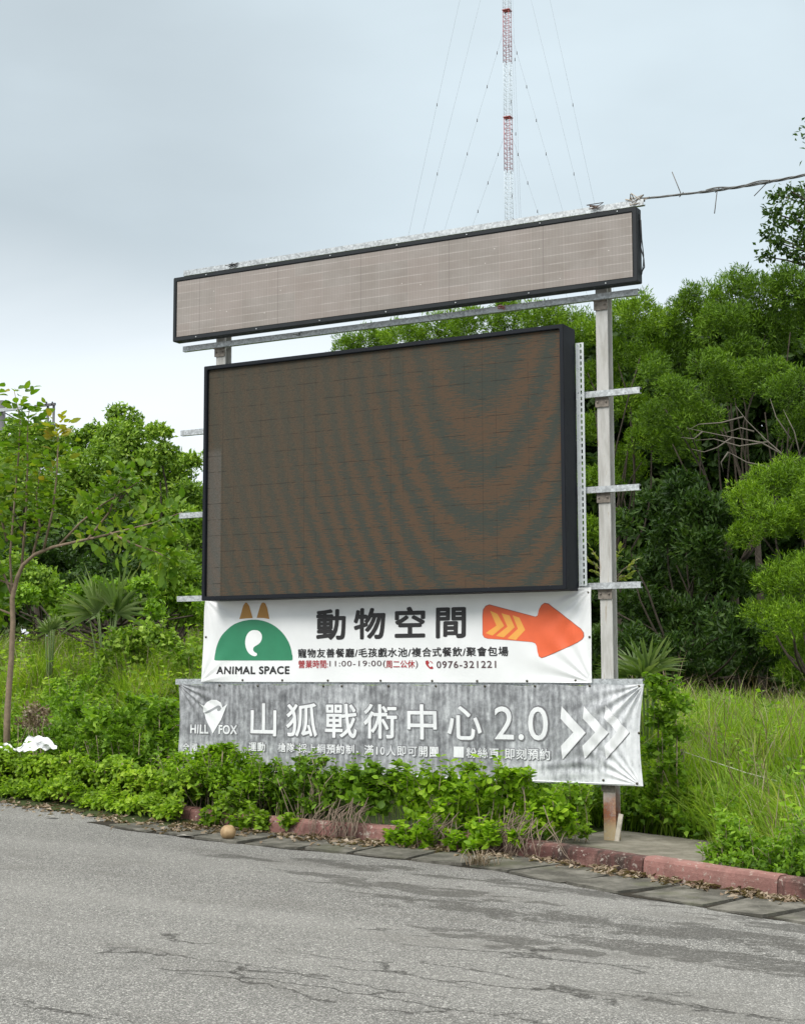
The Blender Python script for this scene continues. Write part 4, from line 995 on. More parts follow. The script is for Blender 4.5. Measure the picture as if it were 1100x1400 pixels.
# --- fan palms
def fan_palm(name, label, u, v, y, size, seed, nf=6, group='fan palms in the grass'):
    rng = np.random.default_rng(seed); c = on_y(u, v, y)
    g = float(tz(c[0], y)); base = np.array([c[0], y, min(g, c[2])])
    root = empty(name, base, label, 'palm', group)
    for f in range(nf):
        a = 6.28*f/nf+rng.uniform(-.4, .4); el = rng.uniform(.55, 1.35)
        ax = np.array([math.cos(a)*math.cos(el), math.sin(a)*math.cos(el)*.8, math.sin(el)])
        hub = c+ax*size*.40
        mb = MB(); mb.tube([base-np.array([0, 0, .08]), base*.5+hub*.5+ax*.02, hub], [.016, .012, .009], 5)
        side = unit(np.cross(ax, np.array([0, 0, 1.0])+rng.normal(size=3)*.3)); nb = 15
        th = np.linspace(-1.25, 1.25, nb)+rng.normal(size=nb)*.03
        D = ax[None]*np.cos(th)[:, None]+side[None]*np.sin(th)[:, None]
        L = size*.78*(.62+.38*np.cos(th*.7))*rng.uniform(.85, 1.1, nb)
        nrm = np.cross(ax, side); S = unit(np.cross(D, nrm[None])); Vs = []; Ts = []
        w = size*.028
        for i in range(nb):
            b = len(Vs); droop = rng.uniform(.08, .3)
            for t_, ww in ((0, .35), (.35, 1.0), (.7, .7), (1, 0.05)):
                p = hub+D[i]*L[i]*t_+np.array([0, 0, -droop*L[i]*t_*t_])
                Vs += [p-S[i]*w*ww, p+nrm*w*.45*ww, p+S[i]*w*ww]
            for k in range(3):
                for j in range(2):
                    q = b+k*3+j; Ts += [(q, q+1, q+4), (q, q+4, q+3)]
        fr = npmesh('frond', Vs, Ts, L_PLM, root)
        st = mb.build('frond_stalk', L_PLM, fr); st.location = Vector((0, 0, 0))
fan_palm('fan_palm', 'spiky fan palm in the grass bank below the left trees', 148, 866, 4.9, .98, 61, 8)
fan_palm('fan_palm', 'fan palm with bright blades beside the post above the grey banner', 882, 944, 3.2, .62, 62, 7)
fan_palm('fan_palm', 'blade-leaved young palm low in the grass at the left edge', 70, 876, 4.6, .42, 63, 5)

# --- pale leaved seedling between the screen and the post
def seedling():
    rng = np.random.default_rng(71); y = 1.6; root_p = on_y(832, 930, y); root_p[2] = float(tz(root_p[0], y))
    root = empty('seedling', root_p, 'thin seedling with pale yellow-green leaves behind the right post', 'plant')
    mb = MB(); P, D = [], []
    hub = on_y(834, 800, y)
    mb.tube([root_p, on_y(836, 870, y), hub], [.012, .010, .008], 5)
    for tip in ((866, 768), (860, 786), (808, 750), (805, 765), (846, 752), (812, 782), (850, 792), (826, 740)):
        e = on_y(*tip, y); mb.tube([hub, (hub+e)/2+np.array([0, 0, .03]), e], [.007, .005, .003], 5)
        for k in range(7):
            P.append(hub+(e-hub)*rng.uniform(.6, 1.05)); D.append(unit(e-hub)+rng.normal(size=3)*.5+np.array([0, 0, .2]))
    mb.build('stem', MDEAD, root)
    n = len(P); V, T = bigleaves(rng, np.array(P), np.array(D), .085*rng.uniform(.6, 1.2, n), .019, .15, .2); npmesh('foliage', V, T, L_YEL, root)
seedling()

# ------------------------------------------------------------------ grass
def blades(rng, P, H, Wd, bend, lean=None):
    n = len(P); a = rng.uniform(0, 6.283, n); d = np.stack([np.cos(a), np.sin(a), np.zeros(n)], 1)
    if lean is not None: d = unit(d+lean)
    s = np.stack([-d[:, 1], d[:, 0], np.zeros(n)], 1); tw = rng.uniform(-.8, .8, n)[:, None]; s = unit(s+d*tw)
    H = H[:, None]; bend = bend[:, None]; Wd = np.broadcast_to(Wd, (n,))[:, None]
    def at(t, w):
        c = P+np.array([0, 0, 1.0])*H*(t-.42*bend*t*t)+d*H*bend*t*t*.85
        return c-s*Wd*w, c+s*Wd*w
    a0, b0 = at(0, .7); a1, b1 = at(.4, 1); a2, b2 = at(.75, .7); c3, _ = at(1, 0)
    V = np.stack([a0, b0, a1, b1, a2, b2, c3], 1).reshape(-1, 3); b = (np.arange(n)*7)[:, None]
    T = np.concatenate([b+np.array([q]) for q in ((0, 1, 3), (0, 3, 2), (2, 3, 5), (2, 5, 4), (4, 5, 6))])
    return V, T
def patchy(x, y, k=1.0, ph=0.0):
    return .5+.25*np.sin(x*1.9*k+ph)*np.cos(y*1.5*k-ph)+.25*np.sin(x*3.7*k+y*2.9*k+2*ph)
def scatter(rng, n, x0, x1, d0, d1, ex=1.0):
    x = rng.uniform(x0, x1, n); d = d0+(d1-d0)*rng.random(n)**ex; y = yk(x)+d/KDIR[0]
    return x, y, d
def visible(P, margin=60):
    q = P-CAM; w = q@FW; u = 550+F*(q@RT)/w; v = 700-F*(q@UP)/w
    return (w > 1) & (u > -margin) & (u < 1100+margin) & (v < 1460) & (v > -60), u, v
def grass_field():
    rng = np.random.default_rng(81); parts = []
    x, y, d = scatter(rng, 300000, -14, 9, .9, 13, 1.5)
    P = np.stack([x, y, tz(x, y)], 1); vis, u, v = visible(P, 140)
    hid = (u > 300) & (u < 780)                 # behind banners and shrubs only a thin stand is needed
    keep = vis & (~hid | (rng.random(len(x)) < .12)) & ~((u > 760) & (u < 975) & (d < 2.0))
    # thin grass where leafy ground cover grows
    cov = np.where(u < 300, sst(3.3, 2.0, d), sst(2.6, 1.6, d)*(1-.9*sst(925, 985, u))); keep &= rng.random(len(x)) > cov*.93
    P, d, u = P[keep], d[keep], u[keep]; n = len(P)
    pt = patchy(P[:, 0], P[:, 1]); cl_ = patchy(P[:, 0], P[:, 1], 3.1, 3.0); H = (.26+.46*pt+.26*cl_)*rng.uniform(.5, 1.25, n)*np.where(u > 800, .98, 1.0)*(.45+.55*sst(.9, 2.6, d))
    lean = np.stack([np.sin(P[:, 0]*2.9+P[:, 1]*1.7)+.6*np.sin(P[:, 0]*7), np.cos(P[:, 1]*3.1-P[:, 0]*1.5)-.5, np.zeros(n)], 1)*1.0
    parts.append(blades(rng, P-np.array([0, 0, .03]), H, .0052+.0030*rng.random(n), rng.uniform(.3, 1.15, n), lean))
    V, T = cat_meshes(parts); o = npmesh('tall_grass', V, T, L_GRS)
    tag(o, 'tall bright green grass covering the bank on both sides', 'grass', kind='stuff')
    # seed stalks and dead blades
    m_ = rng.random(n) < .06; P2 = P[m_]; k = len(P2)
    V, T = blades(rng, P2, H[m_]*rng.uniform(1.1, 1.6, k), .0035, rng.uniform(.2, .8, k)); o = npmesh('dry_grass', V, T, L_DRY)
    tag(o, 'dry straw stalks standing in the tall grass', 'dry grass', kind='stuff')
grass_field()

# ------------------------------------------------------------------ ground cover
def cover_field():
    rng = np.random.default_rng(91); parts = []
    # vine that spills over the kerb on the left, and creeps behind it all along
    def patch(n, x0, x1, d0, d1, hgt, L, Wd, ex=1.0, fn=None, big=False, ufilter=None):
        x, y, d = scatter(rng, n, x0, x1, d0, d1, ex)
        top = hgt(x, d)
        z = np.where(d > .0, tz(x, y), zr(x))
        base_h = np.where(d < KW+.02, np.where(d > 0, KH, 0.0)+zr(x), z)
        P = np.stack([x, y, base_h+top*(1-.55*rng.random(n)**2.2)], 1)
        vis, u, v = visible(P, 90)
        keep = vis & (top > .01)
        if ufilter is not None: keep &= ufilter(u, v, d)
        P = P[keep]; k = len(P)
        D = rng.normal(size=(k, 3))*.75+np.array([.1, -.55, .25])
        up = unit(rng.normal(size=(k, 3))*.45+np.array([0, -.45, 1.0]))
        parts.append((bigleaves if big else leaves)(rng, P, D, L*rng.uniform(.6, 1.2, k), Wd*rng.uniform(.7, 1.2, k), .15, .15, up))
    bump = lambda x, d: .11*np.sin(x*4.3)*np.sin(d*6+x)+.08*np.sin(x*9.1+d*3)+.07*np.sin(x*21+d*5)*np.sin(d*13-x*3)
    XV = px_x(256)
    # vine front: hangs down to the gutter
    def h1(x, d):
        e = .5+.5*np.sin(x*5.1)*np.sin(x*2.3+1); f = sst(-.10-.12*e, .05, d)
        return np.maximum(0, (.15+.16*f+bump(x, d)*.5))*np.where(x < XV+.06*np.sin(d*40), 1, 0)
    patch(34000, -9, XV, -.20, .60, h1, .056, .021, 1, big=True)
    def h2(x, d): return np.maximum(.03, .22+.20*sst(.3, .8, d)-.12*sst(1.1, 1.8, d)+bump(x, d)*1.0)
    V, T = cat_meshes(parts); o = npmesh('ground_cover', V, T, L_VIN); tag(o, 'round-leaved creeper hanging over the kerb at the left', 'ground cover', kind='stuff'); parts.clear()
    patch(52000, -9, XV+1.1, .35, 1.8, h2, .066, .017, .9)
    V, T = cat_meshes(parts); o = npmesh('ground_cover', V, T, L_WEE); tag(o, 'bright green feathery weeds on the verge behind the left creeper', 'ground cover', kind='stuff')
    n = 420; x, y, d = scatter(rng, n, -9, XV+.9, .15, 2.6); mbs = MB()
    V, T = sprigs(rng, mbs, np.stack([x, y, tz(x, y)+.12], 1), rng.uniform(.18, .55, n), .075, .019, 8)
    o = npmesh('verge_weeds', V, T, L_MED); tag(o, 'straggly upright weeds standing out of the left verge', 'weeds', kind='stuff')
    o2 = mbs.build('stem', MDEAD, o); o2['kind'] = 'stuff'
    n = 1500; x, y, d = scatter(rng, n, -13, -.5, 2.0, 10.0); mbs = MB(); cl = patchy(x, y, 1.3, 4.0) > .45; x, y, d = x[cl], y[cl], d[cl]; n = len(x)
    V, T = sprigs(rng, mbs, np.stack([x, y, tz(x, y)+.10], 1), rng.uniform(.3, .85, n), .10, .026, 8)
    o = npmesh('bank_weeds', V, T, L_VIN); tag(o, 'leafy weeds mixed into the long grass of the left bank', 'weeds', kind='stuff')
    o2 = mbs.build('stem', MDEAD, o); o2['kind'] = 'stuff'
    n = 420; x, y, d = scatter(rng, n, px_x(860)-3, px_x(1130)+1.5, .6, 9.0); mbs = MB(); kp = ~((x < px_x(985)) & (d < 2.0)); x, y, d = x[kp], y[kp], d[kp]; n = len(x)
    V, T = sprigs(rng, mbs, np.stack([x, y, tz(x, y)+.10], 1), rng.uniform(.25, .65, n), .085, .022, 8)
    o = npmesh('verge_weeds', V, T, L_WEE); tag(o, 'broad-leaved weeds mixed into the grass at the right', 'weeds', kind='stuff')
    o2 = mbs.build('stem', MDEAD, o); o2['kind'] = 'stuff'
    n = 1500; x, y, d = scatter(rng, n, -9, XV+.6, -.12, 1.7); hh = np.where(d < .6, h1(x, d), h2(x, d)); P = np.stack([x, y, np.where(d < KW, zr(x)+np.where(d > 0, KH, 0), tz(x, y))+hh*rng.uniform(.75, 1.0, n)], 1); kp = hh > .02; P = P[kp]; n = len(P)
    V, T = leaves(rng, P, rng.normal(size=(n, 3))+np.array([0, -.4, 0]), .055*rng.uniform(.5, 1.2, n), .015, .3, .25); o = npmesh('withered_leaves', V, T, L_DRY); tag(o, 'withered brown leaves caught among the left creeper', 'dry leaves', kind='stuff')
    n = 2600; x, y, d = scatter(rng, n, -9, px_x(1120), .18, 1.9); P = np.stack([x, y, tz(x, y)+.02], 1); cl = (patchy(x, y, 2.2, 2.0) > .6) & ~((x > px_x(735)) & (x < px_x(975)) & (d < 1.9)); P = P[cl]; n = len(P)
    V, T = blades(rng, P, rng.uniform(.2, .6, n), .004, rng.uniform(.3, 1.1, n)); o = npmesh('verge_grass', V, T, L_GRS); tag(o, 'loose grass tufts growing among the kerbside weeds', 'grass', kind='stuff')
    # dark leafy cover on the right behind the pad and under the sign
    def h3(x, d): return np.maximum(.02, .13+.16*sst(1.0, 2.2, d)+bump(x, d))
    patch(15000, px_x(560), px_x(1130)+1.2, .75, 3.0, h3, .075, .026, 1, ufilter=lambda u, v, d: ((d > 1.9) | (u < 760) | (u > 985)) & (rng.random(len(u)) > .75*sst(930, 1000, u)))
    patch(3600, px_x(940), px_x(1200), .2, 1.2, lambda x, d: np.maximum(.0, .12+.12*sst(.3, .8, d)+bump(x, d)), .06, .02, 1, ufilter=lambda u, v, d: rng.random(len(u)) < sst(930, 1000, u))
    V, T = cat_meshes(parts); o = npmesh('ground_cover', V, T, L_MED); tag(o, 'darker leafy ground cover under and right of the sign', 'ground cover', kind='stuff')
    parts.clear()
    def h4(x, d): return np.maximum(.05, .30+.20*np.sin(x*2.1+d*1.3)+bump(x, d))
    patch(30000, -8, px_x(300), 1.5, 3.6, h4, .075, .022, 1)
    V, T = cat_meshes(parts); o = npmesh('ground_cover', V, T, L_MED); tag(o, 'rank green herbs at the foot of the left grass bank', 'ground cover', kind='stuff')
cover_field()

# ------------------------------------------------------------------ individual shrubs in front of the banner
def shrub(name, label, lumps, mat, L, Wd, dens, seed, base_px, y, stems=10, big=False, group=None, cat='shrub', jit=.7, stem_mat=None, upb=.35, lump=.25):
    dens *= 2.4; stems = max(3, stems//2)
    rng = np.random.default_rng(seed)
    b = on_y(base_px[0], base_px[1], y); base = np.array([b[0], y, float(tz(b[0], y)) if kd(b[0], y) > 0 else float(zr(b[0]))])
    root = empty(name, base, label, cat, group)
    parts = []; mb = MB()
    for q in lumps:
        yy = y+(q[3] if len(q) > 3 else rng.uniform(-.12, .12)); c = on_y(q[0], q[1], yy); r = q[2]*depth_at(yy, q[0])/F
        parts.append(lump_leaves(rng, c, r*.9, int(dens*r*r*.8), L, Wd, lump*1.3, shell=.75, zlo=-.75, jit=jit, big=big, upb=upb))
        ns_ = 5; bs = c+rng.normal(size=(ns_, 3))*r*np.array([.55, .45, .15]); hi = .55 if q[1] < 1052 else 1.0; parts.append(sprigs(rng, mb, bs, hi*r*rng.uniform(.8, 1.75, ns_), L*1.05, Wd, 6, big=big))
        for _ in range(max(1, stems//3)):
            e = c+rng.normal(size=3)*r*.5; s_ = base+np.array([(c[0]-base[0])*rng.uniform(.55, .95), rng.uniform(-.06, .06), -.04])
            limb(mb, s_, e, .007, .003, rng, .05, 4)
    st = mb.build('stem', stem_mat or MDEAD, root)
    V, T = cat_meshes(parts); npmesh('foliage', V, T, mat, root, smooth=big)
    return root
def yb(u, v, d):          # world y of a point d metres behind the kerb line in picture column u
    x = px_x(u); return float(yk(x))+d/KDIR[0]
GS = 'weed shrubs along the kerb'
shrub('weed_shrub', 'tall bright green feathery shrub covering the lower left of the grey banner', [(300, 1036, 22), (270, 1050, 22), (330, 1046, 24), (245, 1060, 22), (295, 1065, 30), (340, 1070, 26), (360, 1060, 20), (260, 1085, 20), (310, 1092, 22), (228, 1078, 18), (312, 1024, 10), (290, 1028, 10), (252, 1040, 14), (240, 1058, 16), (275, 1036, 12)], L_WEE, .062, .015, 5200, 101, (300, 1105), yb(300, 0, .45), 12, group=GS)
shrub('weed_shrub', 'tangled shrub with dry stems in front of the banner middle', [(395, 1066, 20), (422, 1056, 20), (412, 1080, 24), (445, 1068, 22), (380, 1075, 18), (450, 1095, 18), (425, 1105, 16), (440, 1044, 9), (412, 1042, 8), (470, 1066, 13), (462, 1085, 16)], L_MED, .060, .016, 4000, 102, (425, 1120), yb(425, 0, .42), 24, group=GS)
shrub('weed_shrub', 'dark broad-leaved weed left of the big bright shrub', [(500, 1065, 20), (525, 1080, 22), (492, 1088, 20), (545, 1068, 18), (515, 1102, 18), (480, 1072, 14)], L_MED, .085, .032, 3000, 103, (515, 1120), yb(515, 0, .42), 9, big=True, group=GS)
shrub('weed_shrub', 'biggest bright green shrub spreading below the right half of the banner', [(560, 1085, 22), (590, 1075, 24), (625, 1080, 26), (660, 1080, 26), (695, 1085, 26), (730, 1100, 26), (760, 1112, 22), (570, 1110, 22), (610, 1112, 24), (650, 1115, 24), (690, 1118, 22), (735, 1128, 20), (650, 1145, 16), (690, 1062, 13), (715, 1068, 12), (640, 1062, 12), (775, 1130, 16), (660, 1160, 14), (622, 1152, 13, -.42), (645, 1166, 12, -.46), (672, 1150, 13, -.42), (705, 1150, 12, -.40), (655, 1140, 14, -.38)], L_WEE, .074, .021, 4600, 104, (670, 1150), yb(670, 0, .34), 15, group=GS, big=True)
shrub('weed_shrub', 'small leafy weed growing in front of the kerb below the bright shrub', [(548, 1145, 14), (575, 1138, 15), (600, 1148, 12), (560, 1155, 12), (535, 1150, 9), (585, 1155, 10)], L_WEE, .064, .019, 5200, 105, (570, 1160), yb(570, 0, -.06), 8, group=GS, big=True)
shrub('vine_clump', 'round-leaved vine spilling over the kerb next to the brown fruit', [(305, 1105, 17), (325, 1110, 20), (345, 1118, 18), (300, 1125, 15), (330, 1130, 17), (360, 1128, 15), (285, 1128, 12), (375, 1133, 10), (320, 1092, 14), (392, 1128, 9)], L_VIN, .058, .022, 6500, 106, (325, 1140), yb(325, 0, .02), 8, group=None, cat='vine', big=True)
shrub('weed_shrub', 'leafy shrub growing against the foot of the right post', [(785, 1108, 16), (796, 1125, 12), (776, 1138, 13), (795, 1092, 13), (768, 1095, 14), (800, 1142, 7)], L_MED, .06, .017, 4300, 107, (795, 1145), yb(795, 0, 1.0), 9, group=GS)
shrub('weed_shrub', 'low mixed weed at the kerb right of the concrete pad', [(985, 1165, 18), (1010, 1150, 20), (970, 1178, 12), (1040, 1165, 22), (1015, 1180, 16), (1060, 1180, 18), (1085, 1175, 20), (995, 1135, 16), (1095, 1150, 22)], L_MED, .055, .014, 3600, 108, (1015, 1190), yb(1015, 0, .5), 14, group=GS)
shrub('weed_shrub', 'bushy green shrub behind the right end of the grey banner', [(905, 945, 24), (925, 965, 24), (900, 985, 22), (920, 1005, 20), (892, 935, 14), (900, 1030, 22), (920, 1050, 20), (895, 1070, 20), (930, 1085, 20), (875, 1095, 22)], L_MED, .075, .022, 2600, 109, (910, 1100), 1.35, 10, group='green shrubs beside the banner ends')
shrub('weed_shrub', 'leafy herb thicket on the bank left of the grey banner', [(110, 975, 22), (140, 985, 24), (175, 990, 24), (205, 985, 24), (230, 1000, 22), (215, 1015, 20), (160, 1010, 22), (120, 1005, 18), (225, 970, 18), (190, 965, 18)], L_MED, .08, .024, 2500, 110, (170, 1030), 1.0, 10, group='green shrubs beside the banner ends')
shrub('dry_shrub', 'brown dying shrub next to the trunk of the leaning sapling', [(45, 975, 18), (52, 990, 18), (38, 990, 14), (60, 975, 12)], L_DRY, .05, .012, 3200, 111, (48, 1008), 1.25, 22)
shrub('wild_vine', 'yellowish vine hummock on the bank below the palm', [(165, 880, 26), (200, 870, 24), (185, 900, 22), (230, 880, 22), (150, 905, 18), (255, 900, 22)], L_BRD, .09, .03, 2200, 112, (190, 920), 4.4, 8, cat='vine')

# dead root bunches that hang over the kerb
def roots(label, cx, top, bot, w, n, seed, d):
    rng = np.random.default_rng(seed); x = px_x(cx); y0 = float(yk(x)); base = np.array([x, y0-.03, float(zr(x))])
    root = empty('dry_roots', base, label, 'dead roots', 'dead root bunches on the kerb'); mb = MB(); k = depth_at(y0, cx)/F
    for i in range(n):
        a = rng.normal()*w*.35*k; b = a+rng.normal()*w*.25*k
        p0 = np.array([x+a, float(yk(x+a))+d+rng.uniform(-.05, .08), float(zr(x))+KH+(bot-top)*k*rng.uniform(.15, .7)])
        p3 = np.array([x+b, float(yk(x+b))-.05-rng.random()*.10, float(zr(x))+rng.uniform(0.01, .07)])
        p1 = (p0*2+p3)/3+rng.normal(size=3)*.035; p1[1] = float(yk(p1[0]))-.02-rng.random()*.03; p1[2] = max(p1[2], float(zr(x))+KH*.9)
        p2 = (p0+p3*2)/3+rng.normal(size=3)*.02; p2[1] = float(yk(p2[0]))-.04-rng.random()*.04
        mb.tube([p0, p1, p2, p3], [.0042, .004, .0036, .002], 5)
    mb.build('root_strands', simple('dead_root_bark', (.17, .13, .10), .9, 0, .4, 25, .1), root)
roots('thick bunch of dead grey roots hanging below the bright shrub', 700, 1100, 1170, 95, 42, 121, .12)
roots('tangle of thin brown roots hanging over the middle of the kerb', 468, 1100, 1150, 60, 46, 122, .12)
roots('short dead root tangle between the low weed and the shrub', 592, 1110, 1150, 55, 24, 123, .12)

# dry tuft in the gutter
x = px_x(655); p = on_road(655, 1186); root = empty('dry_tuft', (p[0], p[1], p[2]), 'straw coloured dead grass tuft lying in the gutter', 'dry grass tuft')
rng = np.random.default_rng(131); n = 90; P = np.array(p)+np.stack([rng.normal(size=n)*.07, rng.normal(size=n)*.04, np.zeros(n)+.02], 1)
V, T = blades(rng, P, rng.uniform(.08, .2, n), .003, rng.uniform(.5, 1.3, n)); npmesh('blades', V, T, L_DRY, root)

# leaf litter along the gutter
def litter():
    rng = np.random.default_rng(141); n = 5200
    u = np.concatenate([rng.uniform(-40, 330, 2600), rng.uniform(330, 1140, 2600)])
    x = np.interp(u, np.linspace(-60, 1160, 60), [px_x(q) for q in np.linspace(-60, 1160, 60)])
    wide = np.where(u < 300, .48, np.where(u < 560, .34, .15)); off = -np.abs(rng.normal(size=n))*wide*.55-.01
    clump = patchy(x*2.3, x*1.1, 1.7, 1.0); keep = rng.random(n) < np.clip(clump*1.5-.25, .05, 1)
    x, off, u = x[keep], off[keep], u[keep]; n = len(x)
    y = yk(x)+off/KDIR[0]; z = zr(x)+np.where(u > 225, .030, .012)+rng.random(n)*.03*np.exp(off*6)
    a = rng.uniform(0, 6.28, n); D = np.stack([np.cos(a), np.sin(a), rng.normal(size=n)*.25], 1)
    V, T = leaves(rng, np.stack([x, y, z], 1), D, .075*rng.uniform(.4, 1.3, n), .016*rng.uniform(.5, 1.5, n), .3, .15, unit(rng.normal(size=(n, 3))*.35+np.array([0, 0, 1.])))
    o = npmesh('leaf_litter', V, T, L_DRY); tag(o, 'dry leaf litter lying in the gutter along the kerb', 'leaf litter', kind='stuff')
litter()
# earth strip on the asphalt edge at the left, where the slabs are buried
mb = MB(); seg = []
for u in np.linspace(-120, 300, 40):
    x = px_x(u); wj = .36+.08*math.sin(u*.13)+.05*math.sin(u*.31); wj *= float(sst(305, 230, u))+.0
    seg.append((x, wj))
vs = []; fs = []
for x, wj in seg:
    for k_, (f_, h_) in enumerate(((0.02, .05), (-.35, .03), (-.7, .016), (-1.0, .003))):
        y = float(yk(x))+(f_*wj if f_ < 0 else f_)/KDIR[0]; vs.append((x, y, float(zr(x))+h_+.006))
for i in range(len(seg)-1):
    for j in range(3): fs.append((i*4+j+1, (i+1)*4+j+1, (i+1)*4+j, i*4+j))
mb.add(vs, fs, 0, True); o = mb.build('gutter_soil', MSOIL); o['kind'] = 'structure'

# ------------------------------------------------------------------ small things
# brown fruit on the gutter
p = on_road(312, 1150); r = .068
bm = bmesh.new(); bmesh.ops.create_uvsphere(bm, u_segments=32, v_segments=20, radius=r)
for v in bm.verts:
    n_ = v.co.normalized(); v.co *= 1+.03*math.sin(3*n_.x+1)*math.sin(4*n_.y)+(.07*max(0, n_.z)**3); v.co.z *= .95
    if n_.z > .93: v.co.z -= .014*(n_.z-.93)/.07
me = bpy.data.meshes.new('fallen_fruit'); bm.to_mesh(me); bm.free()
for f in me.polygons: f.use_smooth = True
t = NT('tan_fruit_skin').set(.55, 0, .35); n_ = t.noise(t.co(), 14, 5, .65); t.color(t.ramp(n_, [(.3, (.22, .14, .07)), (.55, (.34, .23, .12)), (.75, (.42, .31, .18))])); t.bump(t.noise(t.co(), 90, 3), .2, .003)
o = link('fallen_fruit', me, t.m); o.location = (p[0], p[1], p[2]+r*.93+.012); tag(o, 'round tan fruit lying alone on the gutter edge', 'fruit')
# stone-grey offcut boards
def board(name, label, a, b, w, th, mat, cat, y, tilt=0.0):
    A, B = on_y(*a, y), on_y(*b, y+tilt); mb = MB()
    d = unit(B-A); s = np.array([1.0, 0, 0]); s = unit(s-d*np.dot(s, d)); n = np.cross(d, s)
    vs = [A-s*w-n*th, A+s*w-n*th, A+s*w+n*th, A-s*w+n*th, B-s*w-n*th, B+s*w-n*th, B+s*w*.96+n*th, B-s*w*.96+n*th]
    mb.add(vs, [(0, 3, 2, 1), (4, 5, 6, 7), (0, 1, 5, 4), (1, 2, 6, 5), (2, 3, 7, 6), (3, 0, 4, 7)])
    o = mb.build(name, mat, bevel=.002); return tag(o, label, cat)
MWOOD = simple('grey_weathered_wood', (.42, .38, .32), .85, 0, .3, 16, .2)
board('wooden_board', 'pale weathered board leaning against the foot of the right post', (841.5, 1157), (848.5, 1113), .021, .009, MWOOD, 'board', YP-.02, .02)
# thin stake with a string
MST = simple('old_stake_wood', (.15, .125, .10), .9, 0, .3, 20, .15)
ys_ = 1.9; A = on_y(934, 1078, ys_); B = on_y(932, 1024, ys_); A[2] = float(tz(A[0], ys_))-.1
mb = MB(); mb.tube([A, A*.5+B*.5+np.array([.006, 0, 0]), B], [.021, .02, .019], 7); o = mb.build('stake', MST); tag(o, 'short dark wooden stake in the weeds right of the banner', 'stake')
C_ = on_y(1062, 1068, ys_-.3); mb = MB(); mb.tube([B+np.array([0, -.022, -.02]), B*.66+C_*.34+np.array([0, 0, -.02]), B*.33+C_*.67+np.array([0, 0, -.02]), C_], .004, 5)
o = mb.build('string', simple('pale_string', (.55, .55, .46), .8)); tag(o, 'pale string running from the stake into the grass', 'string')
# white plastic sheet caught in the creeper
def plastic():
    rng = np.random.default_rng(151); y = .62; nu_, nv_ = 46, 16; V = []
    for i in range(nu_):
        for j in range(nv_):
            s, t_ = i/(nu_-1), j/(nv_-1); u = -22+100*s; v = 1031-8*s-(24*t_*(.62+.38*math.sin(s*9+1))+4*math.sin(s*23)*t_)*math.sin(math.pi*min(1, .15+s*.83))**.4
            c = on_y(u, v, y+.10*t_+.05*math.sin(s*17+t_*4)+.03*math.sin(t_*9+s*31)); c[2] += .012*math.sin(s*43+t_*7)+.01*math.sin(t_*13-s*23); V.append(c)
    Fq = [(i*nv_+j, (i+1)*nv_+j, (i+1)*nv_+j+1, i*nv_+j+1) for i in range(nu_-1) for j in range(nv_-1)]
    V = np.array(V); V2 = V+np.array([0, .003, -.001])
    o = npmesh('plastic_sheet', np.concatenate([V, V2]), np.concatenate([np.array(Fq), np.array(Fq)[:, ::-1]+len(V)]), inkm('white_plastic', (.74, .75, .76), .4), smooth=True)
    tag(o, 'crumpled white plastic sheet lying in the creeper at the left', 'plastic sheet')
plastic()
# flattened paper scraps on the gutter
for (u, v, w_, lab) in ((255, 1145, .09, 'small whitish paper scrap beside the brown fruit'), (72, 1119, .08, 'narrow pale paper scrap on the road edge at the left')):
    p = on_road(u, v); mb = MB(); vs = [(w_*a, w_*.42*b, .012+.008*math.sin(a*5+b*3)) for a, b in ((-1, -.4), (-.3, -1), (.6, -.8), (1, 0), (.5, .9), (-.5, 1))]
    mb.add(vs+[(a, b, c+.002) for a, b, c in vs], [(5, 4, 3, 2, 1, 0), (6, 7, 8, 9, 10, 11)]+[(i, (i+1) % 6, 6+(i+1) % 6, 6+i) for i in range(6)])
    o = mb.build('paper_scrap', inkm('dirty_paper', (.50, .48, .43), .8)); o.location = (p[0], p[1], p[2]+.004); o.rotation_euler = (0, 0, KANG+.1); tag(o, lab, 'paper scrap', 'paper scraps on the gutter')
# clutter tied to the sign frame
def knot(name, label, u, v, y, r, seed, mat, cat):
    rng = np.random.default_rng(seed); c = on_y(u, v, y); mb = MB()
    P = [c+rng.normal(size=3)*r*np.array([1.3, .5, .6]) for _ in range(14)]
    mb.tube(P, .004, 5); o = mb.build(name, mat); tag(o, label, cat)
knot('wire_knot', 'dark twist of wire on top of the ticker display near its left end', 316, 363, .26, .03, 161, MBLK, 'wire knot')
knot('wire_knot', 'brown knot of wire on top of the ticker display near its right end', 814, 283, .26, .035, 162, simple('rusty_wire', (.12, .07, .05), .7), 'wire knot')
knot('wire_knot', 'small pale wire tie hanging under the ticker display', 405, 457, .27, .018, 163, MGALV, 'wire knot')
knot('rag', 'faded red rag tied on the rail under the ticker display', 684, 420, .26, .022, 164, simple('faded_red_cloth', (.42, .14, .13), .9), 'rag')

